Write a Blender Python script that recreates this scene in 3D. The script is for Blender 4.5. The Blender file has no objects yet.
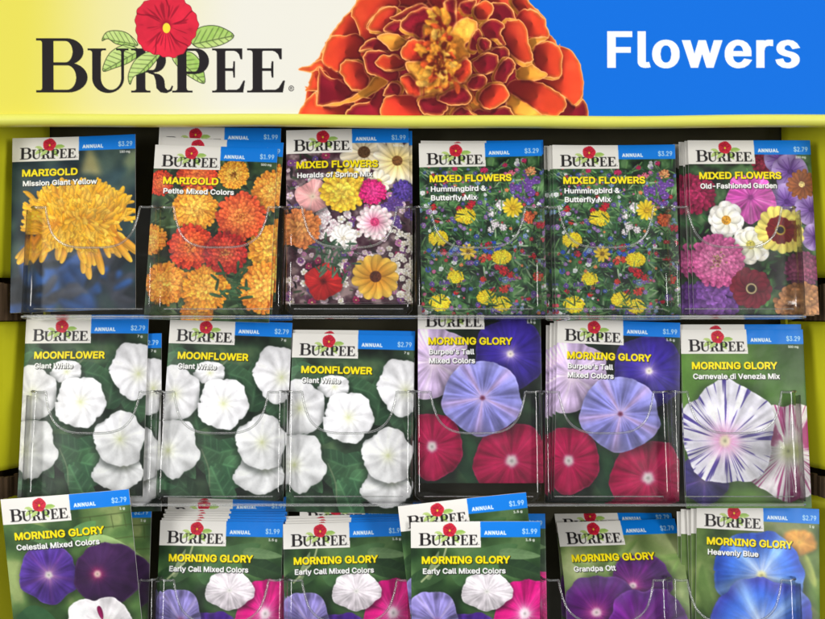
import bpy, bmesh, math, random
import numpy as np
from mathutils import Matrix, Vector

# letter outlines (advance, polygons) in thousandths of the em
SANS = {"$":[447,[[[202,-74],[202,583],[244,583],[244,-74]],[[224,-9],[197,-8],[172,-4],[149,1],[128,9],[108,19],[91,31],[76,45],[64,60],[54,77],[46,96],[41,115],[38,137],[104,137],[107,123],[110,110],[116,98],[123,88],[166,59],[224,49],[286,60],[329,92],[336,102],[341,114],[345,126],[346,139],[332,179],[296,205],[245,222],[184,239],[154,249],[128,260],[105,274],[86,289],[71,307],[60,326],[54,348],[52,372],[53,393],[58,413],[65,431],[75,448],[87,463],[102,476],[119,488],[138,498],[158,506],[180,511],[203,514],[227,516],[252,514],[275,511],[296,505],[316,498],[334,488],[351,476],[365,463],[377,449],[387,433],[394,415],[399,397],[401,378],[337,378],[334,396],[326,412],[316,426],[302,437],[286,447],[267,453],[247,457],[225,459],[167,448],[129,418],[115,376],[116,363],[119,352],[124,342],[131,334],[169,308],[212,293],[264,279],[312,264],[359,238],[395,198],[408,139],[407,118],[403,99],[396,81],[386,64],[374,48],[360,34],[343,21],[323,11],[302,2],[278,-4],[252,-8]]]],"&":[448,[[[197,-7],[173,-6],[150,-2],[129,4],[110,12],[93,22],[78,34],[65,47],[54,62],[45,78],[39,96],[35,114],[34,133],[47,189],[85,235],[140,279],[216,335],[237,352],[255,375],[262,405],[261,417],[258,427],[253,437],[245,445],[237,452],[226,457],[215,460],[201,461],[168,453],[145,431],[137,399],[145,363],[169,327],[204,284],[438,0],[364,0],[171,231],[121,293],[87,344],[75,398],[76,415],[79,430],[84,445],[91,458],[99,470],[109,481],[121,491],[134,499],[149,505],[165,510],[182,513],[200,513],[218,513],[235,510],[251,505],[266,499],[308,459],[315,447],[320,433],[323,419],[324,404],[315,362],[291,325],[256,293],[154,217],[110,174],[97,131],[109,87],[143,57],[193,46],[251,59],[301,95],[336,151],[349,224],[408,224],[397,144],[371,92],[345,62],[333,47],[320,34],[305,23],[289,14],[271,7]]]],"'":[206,[[[78,318],[70,509],[136,509],[128,318]]]],"-":[453,[[[337,244],[337,188],[114,188],[114,244]]]],".":[188,[[[95,-4],[63,9],[50,41],[63,73],[95,87],[128,73],[141,41],[128,9]]]],"0":[453,[[[227,-7],[199,-5],[174,1],[151,11],[130,24],[111,41],[95,62],[80,86],[69,113],[60,144],[53,178],[49,214],[48,254],[49,294],[53,330],[60,364],[69,395],[81,422],[95,447],[112,467],[130,484],[151,498],[174,508],[200,514],[227,516],[254,514],[279,508],[302,498],[323,484],[342,467],[358,447],[372,422],[384,395],[393,364],[400,330],[404,294],[405,254],[404,214],[400,178],[393,144],[384,113],[373,86],[359,62],[342,41],[323,24],[302,11],[279,1],[254,-5]],[[227,50],[245,51],[261,56],[276,63],[290,74],[303,87],[313,103],[323,122],[330,144],[344,254],[330,365],[323,387],[313,405],[303,422],[290,435],[276,446],[261,453],[245,458],[227,460],[209,458],[192,453],[177,446],[163,435],[151,422],[140,405],[131,387],[123,365],[117,341],[113,314],[110,285],[109,254],[110,223],[113,194],[117,168],[123,144],[131,122],[140,103],[151,87],[163,74],[177,63],[192,56],[209,51]]]],"1":[453,[[[76,0],[76,55],[391,55],[391,0]],[[276,509],[276,0],[212,0],[212,448],[209,448],[86,358],[86,427],[198,509]]]],"2":[453,[[[64,0],[64,47],[234,229],[282,282],[311,327],[320,371],[308,419],[273,449],[224,460],[172,447],[139,413],[127,362],[66,362],[67,384],[71,405],[77,424],[86,442],[98,459],[111,473],[126,486],[143,496],[162,505],[182,511],[203,514],[225,516],[247,514],[268,511],[288,505],[306,497],[323,486],[337,474],[350,461],[361,445],[370,428],[376,411],[380,392],[381,372],[371,318],[336,259],[267,180],[153,60],[153,57],[389,57],[389,0]]]],"3":[453,[[[218,-7],[195,-6],[173,-3],[152,2],[133,10],[114,19],[98,30],[83,43],[70,57],[60,74],[52,91],[46,111],[44,132],[109,132],[126,87],[165,59],[219,50],[275,61],[315,93],[321,104],[325,116],[328,130],[329,145],[316,196],[308,207],[299,217],[288,226],[275,234],[260,240],[242,244],[223,247],[201,248],[157,248],[157,299],[288,448],[288,452],[70,452],[70,509],[372,509],[372,461],[211,278],[211,289],[239,290],[264,288],[287,284],[308,276],[327,265],[344,253],[359,239],[371,222],[381,205],[387,186],[392,166],[393,145],[392,123],[387,103],[380,84],[370,66],[358,50],[344,36],[327,23],[309,12],[288,4],[266,-2],[243,-6]]]],"4":[453,[[[40,105],[40,158],[247,509],[311,509],[109,166],[109,163],[413,163],[413,105]],[[282,0],[282,121],[282,146],[282,318],[343,318],[343,0]]]],"5":[453,[[[221,-7],[199,-6],[178,-2],[159,3],[140,11],[123,21],[108,32],[94,45],[83,60],[73,76],[66,93],[62,111],[60,130],[122,130],[138,89],[173,60],[221,50],[276,64],[314,104],[328,162],[314,221],[275,262],[262,269],[248,273],[233,276],[218,277],[167,268],[128,246],[67,253],[96,509],[366,509],[366,452],[151,452],[134,301],[136,301],[178,325],[229,334],[294,321],[345,285],[379,231],[391,163],[390,139],[385,117],[379,95],[369,76],[357,57],[343,41],[327,27],[309,15],[289,6],[268,-1],[245,-5]]]],"6":[453,[[[226,-7],[203,-5],[182,-1],[161,5],[142,15],[125,26],[109,40],[96,56],[84,74],[75,94],[69,115],[65,138],[64,162],[80,239],[137,340],[252,509],[322,509],[151,261],[145,261],[165,288],[196,307],[235,314],[257,313],[278,309],[298,303],[316,295],[332,284],[346,271],[359,257],[370,240],[378,221],[384,201],[388,180],[389,157],[388,134],[384,112],[377,92],[368,73],[356,55],[343,39],[327,26],[310,14],[291,5],[271,-2],[249,-6]],[[226,48],[279,63],[314,101],[327,157],[314,213],[279,251],[226,265],[174,252],[138,214],[125,158],[138,102],[174,63]]]],"7":[453,[[[97,0],[323,448],[323,452],[62,452],[62,509],[391,509],[391,449],[165,0]]]],"8":[453,[[[226,-7],[201,-6],[178,-2],[156,3],[136,11],[117,21],[101,33],[86,47],[74,62],[64,78],[57,96],[53,115],[52,135],[65,195],[101,241],[153,265],[153,267],[135,273],[119,282],[105,293],[93,308],[83,324],[76,342],[72,360],[70,380],[72,399],[75,417],[82,434],[90,450],[101,464],[114,477],[129,488],[146,498],[164,506],[184,511],[204,514],[226,516],[248,514],[269,511],[288,506],[306,498],[323,488],[337,477],[350,464],[361,450],[370,434],[377,417],[380,399],[382,380],[380,361],[376,342],[369,324],[359,308],[347,293],[333,282],[318,273],[300,267],[300,265],[351,241],[387,195],[401,135],[399,115],[395,96],[388,78],[378,62],[366,47],[352,33],[335,21],[317,11],[296,3],[275,-2],[251,-6]],[[226,49],[285,60],[323,91],[337,139],[322,189],[283,223],[226,235],[169,223],[130,189],[115,139],[129,91],[167,60]],[[226,290],[274,300],[307,330],[319,376],[308,420],[275,449],[226,460],[177,449],[145,420],[133,376],[145,330],[178,300]]]],"9":[453,[[[226,516],[249,514],[271,510],[291,503],[310,494],[328,482],[343,468],[356,452],[368,434],[377,414],[384,393],[388,371],[389,347],[373,270],[315,168],[200,0],[130,0],[301,248],[307,248],[287,221],[257,202],[218,195],[195,196],[175,199],[155,206],[137,214],[121,225],[106,237],[94,252],[83,269],[74,287],[68,307],[65,329],[64,352],[65,375],[69,397],[75,417],[85,436],[96,454],[110,469],[125,483],[143,494],[162,504],[182,510],[203,514]],[[226,460],[174,446],[138,407],[125,352],[138,295],[174,257],[226,243],[279,257],[314,295],[327,350],[314,407],[279,446]]]],"A":[480,[[[16,0],[201,509],[276,509],[463,0],[395,0],[287,302],[264,372],[232,478],[245,478],[213,371],[191,302],[85,0]],[[110,142],[110,199],[370,199],[370,142]]]],"B":[456,[[[60,0],[60,509],[241,509],[266,508],[289,504],[310,499],[329,491],[345,481],[359,469],[371,456],[381,442],[388,426],[394,410],[397,392],[398,374],[387,320],[356,286],[315,267],[315,262],[363,245],[402,203],[409,189],[414,173],[417,155],[418,136],[417,117],[413,100],[408,83],[400,67],[390,52],[377,39],[362,28],[344,18],[324,10],[301,4],[275,1],[247,0]],[[125,57],[245,57],[272,58],[296,63],[315,70],[330,80],[341,92],[349,105],[354,120],[355,137],[342,184],[306,218],[248,231],[125,231]],[[125,285],[238,285],[288,296],[323,326],[336,372],[334,388],[330,403],[323,417],[313,429],[299,439],[283,446],[263,450],[240,452],[125,452]]]],"C":[510,[[[267,-7],[235,-5],[205,1],[177,11],[150,25],[126,42],[104,63],[86,88],[70,115],[57,146],[48,179],[42,215],[40,254],[42,293],[48,329],[57,362],[70,393],[86,421],[104,445],[126,466],[150,484],[177,498],[205,508],[235,514],[267,516],[340,504],[402,471],[448,418],[473,348],[408,348],[389,395],[357,428],[315,449],[267,456],[245,454],[223,450],[203,443],[184,432],[166,419],[150,403],[137,385],[125,364],[116,340],[109,314],[105,285],[103,254],[105,223],[109,194],[116,168],[125,145],[137,123],[151,105],[166,89],[184,76],[203,66],[223,59],[245,54],[267,53],[315,60],[357,81],[389,114],[408,160],[473,160],[448,91],[402,38],[341,5]]]],"D":[502,[[[219,0],[96,0],[96,57],[215,57],[244,58],[272,63],[296,70],[318,81],[337,94],[354,110],[368,128],[379,149],[388,172],[394,198],[398,226],[399,255],[398,285],[394,312],[388,337],[379,361],[368,381],[354,399],[338,415],[320,428],[299,438],[275,446],[249,450],[221,452],[93,452],[93,509],[225,509],[261,507],[294,501],[325,492],[353,478],[377,461],[399,441],[418,418],[433,391],[446,361],[455,329],[460,293],[462,255],[460,217],[455,181],[446,149],[433,119],[417,92],[398,68],[376,48],[351,31],[322,17],[291,8],[256,2]],[[125,509],[125,0],[60,0],[60,509]]]],"E":[419,[[[60,0],[60,509],[372,509],[372,452],[125,452],[125,286],[355,286],[355,229],[125,229],[125,57],[375,57],[375,0]]]],"F":[410,[[[60,0],[60,509],[369,509],[369,452],[125,452],[125,278],[346,278],[346,221],[125,221],[125,0]]]],"G":[520,[[[269,-7],[236,-5],[205,1],[176,11],[149,25],[125,43],[104,64],[85,88],[69,116],[57,146],[47,179],[42,215],[40,254],[42,293],[47,329],[57,362],[69,393],[85,421],[103,445],[125,466],[149,484],[175,498],[203,508],[233,514],[265,516],[340,504],[403,469],[449,416],[474,349],[408,349],[387,393],[356,427],[315,448],[265,456],[243,454],[222,450],[202,443],[183,432],[166,419],[150,404],[137,385],[125,364],[116,340],[109,314],[105,285],[103,254],[105,223],[109,194],[116,168],[125,145],[137,124],[151,105],[166,90],[184,76],[203,66],[224,59],[246,54],[269,53],[290,54],[309,57],[328,63],[345,71],[360,81],[374,93],[386,107],[396,123],[404,141],[410,160],[414,180],[415,202],[434,199],[283,199],[283,256],[478,256],[478,200],[476,170],[471,141],[463,115],[451,91],[436,69],[419,50],[399,33],[377,19],[352,8],[326,0],[298,-5]]]],"H":[517,[[[60,0],[60,509],[125,509],[125,289],[392,289],[392,509],[457,509],[457,0],[392,0],[392,232],[125,232],[125,0]]]],"I":[300,[[[31,0],[31,57],[118,57],[118,452],[31,452],[31,509],[269,509],[269,452],[183,452],[183,57],[269,57],[269,0]]]],"L":[393,[[[60,0],[60,509],[125,509],[125,57],[361,57],[361,0]]]],"M":[628,[[[60,0],[60,509],[152,509],[277,187],[287,159],[299,123],[311,84],[322,49],[307,49],[318,83],[330,121],[342,158],[352,187],[476,509],[568,509],[568,0],[504,0],[504,291],[504,327],[505,369],[506,413],[507,457],[513,457],[498,409],[482,363],[467,322],[456,291],[342,0],[286,0],[170,291],[159,321],[145,361],[129,408],[112,457],[119,457],[120,416],[121,372],[122,328],[122,291],[122,0]]]],"N":[523,[[[60,0],[60,509],[136,509],[343,183],[363,151],[388,107],[414,55],[405,54],[401,108],[399,157],[399,195],[399,509],[463,509],[463,0],[387,0],[202,290],[177,331],[148,381],[108,452],[119,454],[122,384],[124,328],[125,291],[125,0]]]],"O":[533,[[[267,-7],[235,-5],[205,1],[177,11],[150,25],[126,42],[105,63],[86,88],[70,115],[57,146],[48,179],[42,215],[40,254],[42,293],[48,329],[57,362],[70,393],[86,421],[105,445],[126,466],[150,484],[177,498],[205,508],[235,514],[267,516],[299,514],[329,508],[357,498],[384,484],[408,466],[429,445],[448,421],[464,393],[477,362],[486,329],[491,293],[493,254],[491,215],[486,179],[477,146],[464,115],[448,88],[429,63],[408,42],[384,25],[357,11],[329,1],[299,-5]],[[267,53],[289,54],[310,59],[330,66],[349,76],[367,89],[383,105],[396,123],[408,144],[418,168],[425,194],[429,223],[430,254],[429,286],[425,314],[418,341],[408,365],[396,386],[383,404],[367,420],[349,433],[330,443],[310,450],[289,454],[267,456],[245,454],[223,450],[203,443],[184,433],[167,420],[151,404],[137,385],[125,364],[116,340],[109,314],[105,285],[103,254],[105,223],[109,194],[116,168],[125,144],[137,123],[151,105],[167,89],[184,76],[203,66],[223,59],[245,54]]]],"P":[445,[[[60,0],[60,509],[235,509],[263,507],[289,503],[312,497],[332,487],[350,476],[366,462],[379,447],[390,430],[398,411],[404,391],[407,370],[409,348],[407,325],[404,304],[398,284],[390,265],[379,248],[366,233],[350,219],[332,207],[312,198],[289,191],[263,187],[235,186],[109,186],[109,242],[233,242],[252,243],[269,246],[284,250],[297,256],[308,264],[318,272],[327,282],[333,294],[344,348],[333,402],[326,413],[318,423],[308,431],[297,439],[284,444],[268,449],[251,451],[232,452],[125,452],[125,0]]]],"R":[449,[[[60,0],[60,509],[236,509],[264,507],[290,504],[313,497],[333,489],[351,478],[367,465],[380,450],[390,433],[399,415],[405,395],[408,374],[409,352],[408,330],[405,309],[399,290],[390,271],[380,255],[367,240],[351,228],[333,217],[312,209],[289,203],[264,199],[236,198],[96,198],[96,255],[234,255],[298,267],[309,273],[319,281],[327,290],[334,300],[345,352],[334,405],[327,415],[319,425],[309,433],[298,440],[233,452],[125,452],[125,0]],[[353,0],[230,229],[303,229],[428,0]]]],"S":[447,[[[224,-9],[197,-8],[172,-4],[149,1],[128,9],[108,19],[91,31],[76,45],[64,60],[54,77],[46,96],[41,115],[38,137],[104,137],[107,123],[110,110],[116,98],[123,88],[166,59],[224,49],[286,60],[329,92],[336,102],[341,114],[345,126],[346,139],[332,179],[296,205],[245,222],[184,239],[154,249],[128,260],[105,274],[86,289],[71,307],[60,326],[54,348],[52,372],[53,393],[58,413],[65,431],[75,448],[87,463],[102,476],[119,488],[138,498],[158,506],[180,511],[203,514],[227,516],[252,514],[275,511],[296,505],[316,498],[334,488],[351,476],[365,463],[377,449],[387,433],[394,415],[399,397],[401,378],[337,378],[334,396],[326,412],[316,426],[302,437],[286,447],[267,453],[247,457],[225,459],[167,448],[129,418],[115,376],[116,363],[119,352],[124,342],[131,334],[169,308],[212,293],[264,279],[312,264],[359,238],[395,198],[408,139],[407,118],[403,99],[396,81],[386,64],[374,48],[360,34],[343,21],[323,11],[302,2],[278,-4],[252,-8]]]],"T":[449,[[[32,452],[32,509],[417,509],[417,452],[257,452],[257,0],[193,0],[193,452]]]],"U":[517,[[[259,-8],[230,-7],[203,-2],[177,5],[154,15],[133,28],[114,43],[98,60],[85,80],[74,101],[66,124],[62,148],[60,173],[60,509],[124,509],[124,178],[125,160],[128,144],[133,128],[141,113],[150,99],[160,87],[173,77],[187,68],[203,61],[220,56],[239,53],[259,52],[279,53],[298,56],[315,61],[331,68],[345,77],[357,87],[368,99],[377,113],[384,128],[389,144],[392,160],[393,178],[393,509],[457,509],[457,173],[456,148],[451,124],[443,101],[433,80],[419,60],[403,43],[384,28],[363,15],[340,5],[315,-2],[288,-7]]]],"V":[480,[[[204,0],[16,509],[84,509],[192,206],[215,137],[248,31],[235,31],[267,138],[290,206],[395,509],[463,509],[278,0]]]],"W":[686,[[[155,0],[16,509],[82,509],[163,196],[175,145],[187,94],[197,40],[189,40],[200,94],[211,145],[224,196],[306,509],[380,509],[462,196],[474,145],[486,94],[497,40],[488,40],[499,94],[510,145],[523,196],[603,509],[670,509],[530,0],[455,0],[368,323],[351,391],[336,475],[350,475],[335,395],[318,323],[230,0]]]],"X":[474,[[[18,0],[217,284],[217,236],[29,509],[104,509],[178,400],[204,361],[223,329],[243,292],[232,292],[252,329],[272,361],[298,400],[374,509],[446,509],[259,239],[259,287],[456,0],[382,0],[292,129],[268,165],[250,195],[230,231],[244,231],[225,196],[206,166],[182,129],[91,0]]]],"Y":[472,[[[203,0],[203,208],[16,509],[91,509],[192,344],[222,292],[250,230],[224,230],[251,293],[280,344],[381,509],[455,509],[268,208],[268,0]]]],"a":[389,[[[160,-9],[94,5],[80,12],[68,22],[57,32],[48,45],[40,58],[35,73],[31,90],[30,108],[43,161],[78,193],[125,211],[178,220],[234,227],[265,235],[276,255],[276,257],[267,297],[240,322],[196,331],[149,322],[118,301],[100,274],[41,291],[48,308],[57,322],[67,335],[79,346],[133,375],[194,384],[239,379],[286,360],[322,320],[329,306],[333,290],[336,272],[337,251],[337,0],[277,0],[277,52],[272,52],[252,25],[215,1]],[[170,45],[228,59],[263,93],[276,138],[276,190],[259,182],[231,176],[200,171],[175,168],[134,159],[103,139],[92,105],[102,72],[130,52]]]],"b":[424,[[[229,-8],[172,4],[138,31],[118,59],[112,59],[112,0],[53,0],[53,509],[114,509],[114,319],[118,319],[137,346],[171,373],[229,384],[252,383],[274,378],[294,371],[313,361],[330,347],[345,332],[359,313],[370,293],[379,270],[385,245],[389,218],[390,189],[389,160],[385,133],[379,108],[370,84],[359,64],[346,45],[330,29],[313,16],[294,5],[274,-2],[252,-7]],[[220,47],[237,48],[253,51],[267,57],[279,66],[291,76],[301,88],[309,101],[316,117],[328,189],[316,261],[309,276],[301,290],[291,301],[280,311],[267,319],[253,325],[237,329],[220,330],[203,329],[188,325],[174,320],[161,312],[150,302],[140,291],[132,278],[125,263],[113,189],[125,115],[132,100],[140,86],[150,75],[162,65],[174,57],[188,51],[204,48]]]],"d":[424,[[[195,-8],[172,-7],[151,-2],[130,5],[111,16],[94,29],[79,45],[66,64],[55,84],[46,108],[39,133],[35,160],[34,189],[35,218],[39,245],[46,270],[55,293],[66,313],[79,332],[95,347],[112,361],[131,371],[151,378],[173,383],[196,384],[253,373],[287,346],[306,319],[311,319],[311,509],[372,509],[372,0],[313,0],[313,59],[307,59],[287,31],[252,4]],[[205,47],[221,48],[236,51],[250,57],[263,65],[274,75],[284,86],[293,100],[299,115],[312,189],[300,263],[293,278],[284,291],[275,302],[263,312],[251,320],[237,325],[221,329],[205,330],[187,329],[172,325],[157,319],[145,311],[133,301],[124,290],[115,276],[108,261],[96,189],[109,117],[115,101],[124,88],[134,76],[145,66],[158,57],[172,51],[188,48]]]],"e":[404,[[[212,-8],[185,-7],[161,-2],[138,6],[117,16],[98,30],[82,46],[68,64],[56,85],[46,108],[40,132],[35,159],[34,187],[35,215],[39,242],[46,267],[55,290],[67,311],[81,329],[97,346],[115,359],[135,370],[157,378],[180,383],[205,384],[266,374],[319,341],[357,282],[363,263],[368,242],[370,219],[371,194],[371,169],[75,169],[75,221],[338,221],[310,202],[298,269],[291,282],[283,294],[273,305],[263,314],[250,321],[237,326],[222,329],[205,330],[189,329],[173,326],[159,321],[146,313],[109,270],[96,211],[96,178],[97,157],[100,139],[104,122],[110,106],[118,92],[128,80],[139,70],[151,61],[165,55],[179,50],[195,47],[212,46],[254,53],[285,73],[306,105],[365,91],[335,39],[283,4]]]],"f":[254,[[[228,379],[228,327],[6,327],[6,379]],[[81,0],[81,432],[82,447],[84,461],[89,474],[96,486],[135,519],[187,530],[222,527],[243,521],[227,468],[215,472],[195,474],[182,473],[171,470],[162,466],[154,460],[142,419],[142,0]]]],"g":[425,[[[207,-151],[134,-140],[82,-110],[51,-69],[101,-41],[122,-66],[154,-88],[207,-97],[229,-96],[249,-92],[267,-85],[282,-75],[295,-62],[304,-47],[310,-28],[311,-6],[311,68],[306,68],[287,41],[252,16],[195,5],[173,6],[152,10],[132,17],[113,27],[95,39],[80,53],[67,71],[55,90],[46,112],[39,136],[35,163],[34,191],[35,220],[39,246],[46,271],[55,293],[66,314],[80,332],[95,347],[112,361],[131,371],[152,378],[173,383],[196,384],[253,373],[288,346],[308,319],[313,319],[313,379],[372,379],[372,-9],[371,-32],[367,-54],[360,-73],[350,-90],[338,-104],[324,-117],[308,-127],[291,-136]],[[205,59],[222,60],[237,63],[251,68],[264,75],[275,84],[285,95],[293,107],[300,121],[312,193],[300,264],[293,278],[285,291],[275,303],[264,312],[251,320],[237,325],[222,329],[205,330],[188,329],[172,325],[158,320],[145,312],[134,302],[124,290],[115,277],[109,262],[96,193],[109,123],[116,108],[124,96],[134,85],[145,76],[158,68],[172,63],[188,60]]]],"h":[410,[[[114,227],[114,0],[53,0],[53,509],[114,509],[114,287],[102,287],[112,312],[124,332],[137,349],[152,362],[169,372],[187,379],[207,383],[227,384],[246,383],[264,380],[280,376],[295,369],[309,360],[321,349],[332,336],[341,321],[348,304],[353,285],[356,264],[357,240],[357,0],[296,0],[296,235],[295,256],[290,275],[283,291],[273,304],[260,315],[246,323],[229,328],[210,329],[161,317],[126,283]]]],"i":[167,[[[53,0],[53,379],[114,379],[114,0]],[[84,443],[54,455],[41,483],[54,512],[84,524],[114,512],[126,483],[114,455]]]],"l":[189,[[[139,-2],[119,-1],[101,3],[86,10],[74,20],[65,33],[58,47],[54,65],[53,84],[53,509],[114,509],[114,99],[120,62],[146,52],[160,53],[170,54],[181,3],[162,-1]]]],"m":[610,[[[53,0],[53,379],[112,379],[112,295],[108,295],[132,346],[172,376],[219,386],[239,385],[257,380],[273,372],[287,361],[299,347],[309,331],[316,314],[321,295],[312,295],[337,343],[381,375],[437,386],[497,372],[510,364],[522,354],[532,342],[541,328],[548,313],[553,296],[556,276],[557,255],[557,0],[496,0],[496,254],[494,273],[490,289],[483,302],[473,313],[460,321],[447,326],[433,329],[419,330],[374,320],[345,290],[335,247],[335,0],[274,0],[274,260],[273,275],[269,288],[262,301],[253,311],[242,320],[229,326],[215,329],[199,330],[158,320],[126,289],[114,238],[114,0]]]],"n":[410,[[[114,227],[114,0],[53,0],[53,379],[112,379],[112,287],[102,287],[112,312],[124,332],[137,349],[152,362],[169,372],[187,379],[207,383],[227,384],[246,383],[264,380],[280,376],[295,369],[309,360],[321,349],[332,336],[341,321],[348,304],[353,285],[356,264],[357,240],[357,0],[296,0],[296,235],[295,256],[290,275],[283,291],[273,304],[260,315],[246,323],[229,328],[210,329],[161,317],[126,283]]]],"o":[415,[[[207,-8],[182,-7],[159,-2],[137,6],[117,16],[98,30],[82,46],[68,64],[56,85],[46,108],[40,133],[36,159],[34,187],[36,216],[40,243],[46,268],[56,291],[68,312],[82,330],[98,346],[117,360],[137,371],[159,378],[182,383],[207,384],[233,383],[256,378],[278,371],[299,360],[317,346],[333,330],[347,312],[359,291],[369,268],[376,243],[380,216],[381,187],[380,159],[376,133],[369,108],[359,85],[347,64],[333,46],[317,30],[299,16],[278,6],[256,-2],[233,-7]],[[207,46],[226,48],[242,51],[257,57],[270,66],[282,76],[292,89],[300,102],[307,117],[319,187],[307,258],[300,274],[292,287],[282,300],[270,310],[257,319],[242,325],[226,329],[207,330],[189,329],[173,325],[158,319],[145,310],[134,300],[124,287],[115,274],[108,258],[96,187],[108,117],[115,102],[124,89],[134,76],[145,66],[158,57],[173,51],[189,48]]]],"p":[424,[[[53,-143],[53,379],[112,379],[112,319],[118,319],[137,346],[171,373],[229,384],[252,383],[274,378],[294,371],[313,361],[330,347],[345,332],[359,313],[370,293],[379,270],[385,245],[389,218],[390,189],[389,160],[385,133],[379,108],[370,84],[359,64],[346,45],[330,29],[313,16],[294,5],[274,-2],[252,-7],[229,-8],[173,4],[138,31],[118,59],[114,59],[114,-143]],[[220,47],[237,48],[253,51],[267,57],[279,66],[291,76],[301,88],[309,101],[316,117],[328,189],[316,261],[309,276],[301,290],[291,301],[280,311],[267,319],[253,325],[237,329],[220,330],[203,329],[188,325],[174,320],[161,312],[150,302],[140,291],[132,278],[125,263],[113,189],[125,115],[132,100],[140,86],[150,75],[162,65],[174,57],[188,51],[204,48]]]],"r":[259,[[[53,0],[53,379],[112,379],[112,321],[115,321],[122,335],[130,347],[140,358],[152,367],[166,375],[181,380],[196,384],[213,385],[229,384],[243,384],[243,322],[230,324],[207,326],[159,315],[126,284],[114,237],[114,0]]]],"s":[365,[[[182,-8],[112,3],[62,38],[53,50],[45,63],[40,78],[36,94],[94,107],[99,92],[105,79],[114,69],[124,60],[136,54],[150,49],[165,46],[181,45],[200,46],[217,50],[232,55],[244,62],[255,71],[262,81],[267,91],[268,103],[254,136],[212,155],[149,170],[125,177],[104,186],[87,196],[72,208],[61,222],[53,237],[48,255],[47,274],[48,290],[51,305],[57,319],[65,332],[75,343],[87,354],[100,363],[115,370],[187,384],[254,372],[299,339],[324,290],[268,277],[243,316],[232,323],[219,328],[205,331],[187,333],[171,332],[156,329],[143,324],[131,317],[121,308],[114,299],[110,289],[109,277],[110,267],[112,258],[117,250],[124,243],[172,223],[229,209],[254,202],[275,194],[292,183],[306,171],[317,158],[325,142],[330,125],[331,107],[330,90],[326,75],[321,61],[312,47],[302,35],[290,24],[276,15],[260,6],[242,0],[223,-5],[203,-7]]]],"t":[227,[[[204,379],[204,327],[6,327],[6,379]],[[65,471],[126,471],[126,98],[136,61],[170,50],[185,51],[202,54],[213,2],[192,-3],[168,-4],[145,-3],[125,2],[107,10],[92,21],[80,35],[72,52],[67,71],[65,93]]]],"u":[410,[[[182,-5],[164,-4],[146,-1],[130,4],[115,11],[101,20],[89,31],[78,44],[69,59],[62,76],[57,95],[54,116],[53,139],[53,379],[114,379],[114,144],[115,123],[119,105],[127,89],[137,75],[150,64],[164,56],[181,52],[200,50],[249,62],[283,97],[296,153],[296,379],[357,379],[357,0],[298,0],[298,92],[307,92],[297,67],[286,47],[272,30],[257,17],[240,7],[222,0],[203,-4]]]],"v":[389,[[[163,0],[17,379],[84,379],[165,155],[187,87],[206,21],[184,21],[203,87],[224,155],[305,379],[371,379],[226,0]]]],"w":[567,[[[138,0],[23,379],[87,379],[133,214],[154,137],[175,41],[165,41],[186,135],[206,214],[252,379],[316,379],[362,214],[382,136],[402,41],[391,41],[413,135],[434,214],[480,379],[545,379],[429,0],[368,0],[319,172],[305,225],[291,280],[277,338],[291,338],[277,280],[263,225],[248,172],[199,0]]]],"x":[379,[[[21,0],[171,218],[171,171],[29,379],[100,379],[147,306],[179,253],[207,206],[175,206],[202,253],[233,306],[282,379],[352,379],[209,169],[209,214],[358,0],[287,0],[231,85],[200,136],[173,182],[205,182],[178,136],[148,85],[91,0]]]],"y":[389,[[[47,-139],[61,-86],[71,-87],[104,-89],[130,-74],[151,-36],[163,-1],[17,379],[84,379],[165,155],[187,87],[206,21],[184,21],[202,87],[224,155],[305,379],[371,379],[204,-58],[177,-107],[139,-136],[91,-145],[65,-143]]]],"z":[380,[[[42,0],[42,46],[254,320],[254,323],[48,323],[48,379],[333,379],[333,331],[126,60],[126,56],[339,56],[339,0]]]],"®":[463,[[[231,118],[211,119],[192,122],[173,127],[154,134],[91,177],[48,240],[42,258],[37,277],[34,297],[33,317],[34,337],[37,357],[42,376],[48,394],[91,457],[154,500],[173,507],[192,512],[211,515],[231,516],[252,515],[271,512],[290,507],[309,500],[372,457],[415,394],[422,376],[426,357],[429,337],[430,317],[429,297],[426,277],[422,258],[415,240],[372,177],[309,134],[290,127],[271,122],[252,119]],[[231,166],[252,168],[271,171],[290,178],[307,187],[323,198],[338,210],[351,225],[362,241],[371,259],[377,277],[381,296],[382,317],[381,337],[377,357],[371,375],[362,393],[351,409],[338,423],[323,436],[307,447],[290,456],[271,462],[252,466],[231,467],[211,466],[192,462],[173,456],[156,447],[140,436],[125,423],[112,409],[101,393],[92,375],[86,357],[82,337],[81,317],[82,296],[86,277],[92,259],[101,241],[112,225],[125,210],[140,198],[156,187],[173,178],[192,171],[211,168]],[[273,226],[228,312],[273,312],[319,226]],[[161,226],[161,409],[253,409],[279,402],[302,383],[311,350],[302,316],[278,295],[250,287],[185,287],[185,319],[239,319],[257,327],[267,350],[257,372],[239,378],[203,378],[203,226]]]]}
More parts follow.
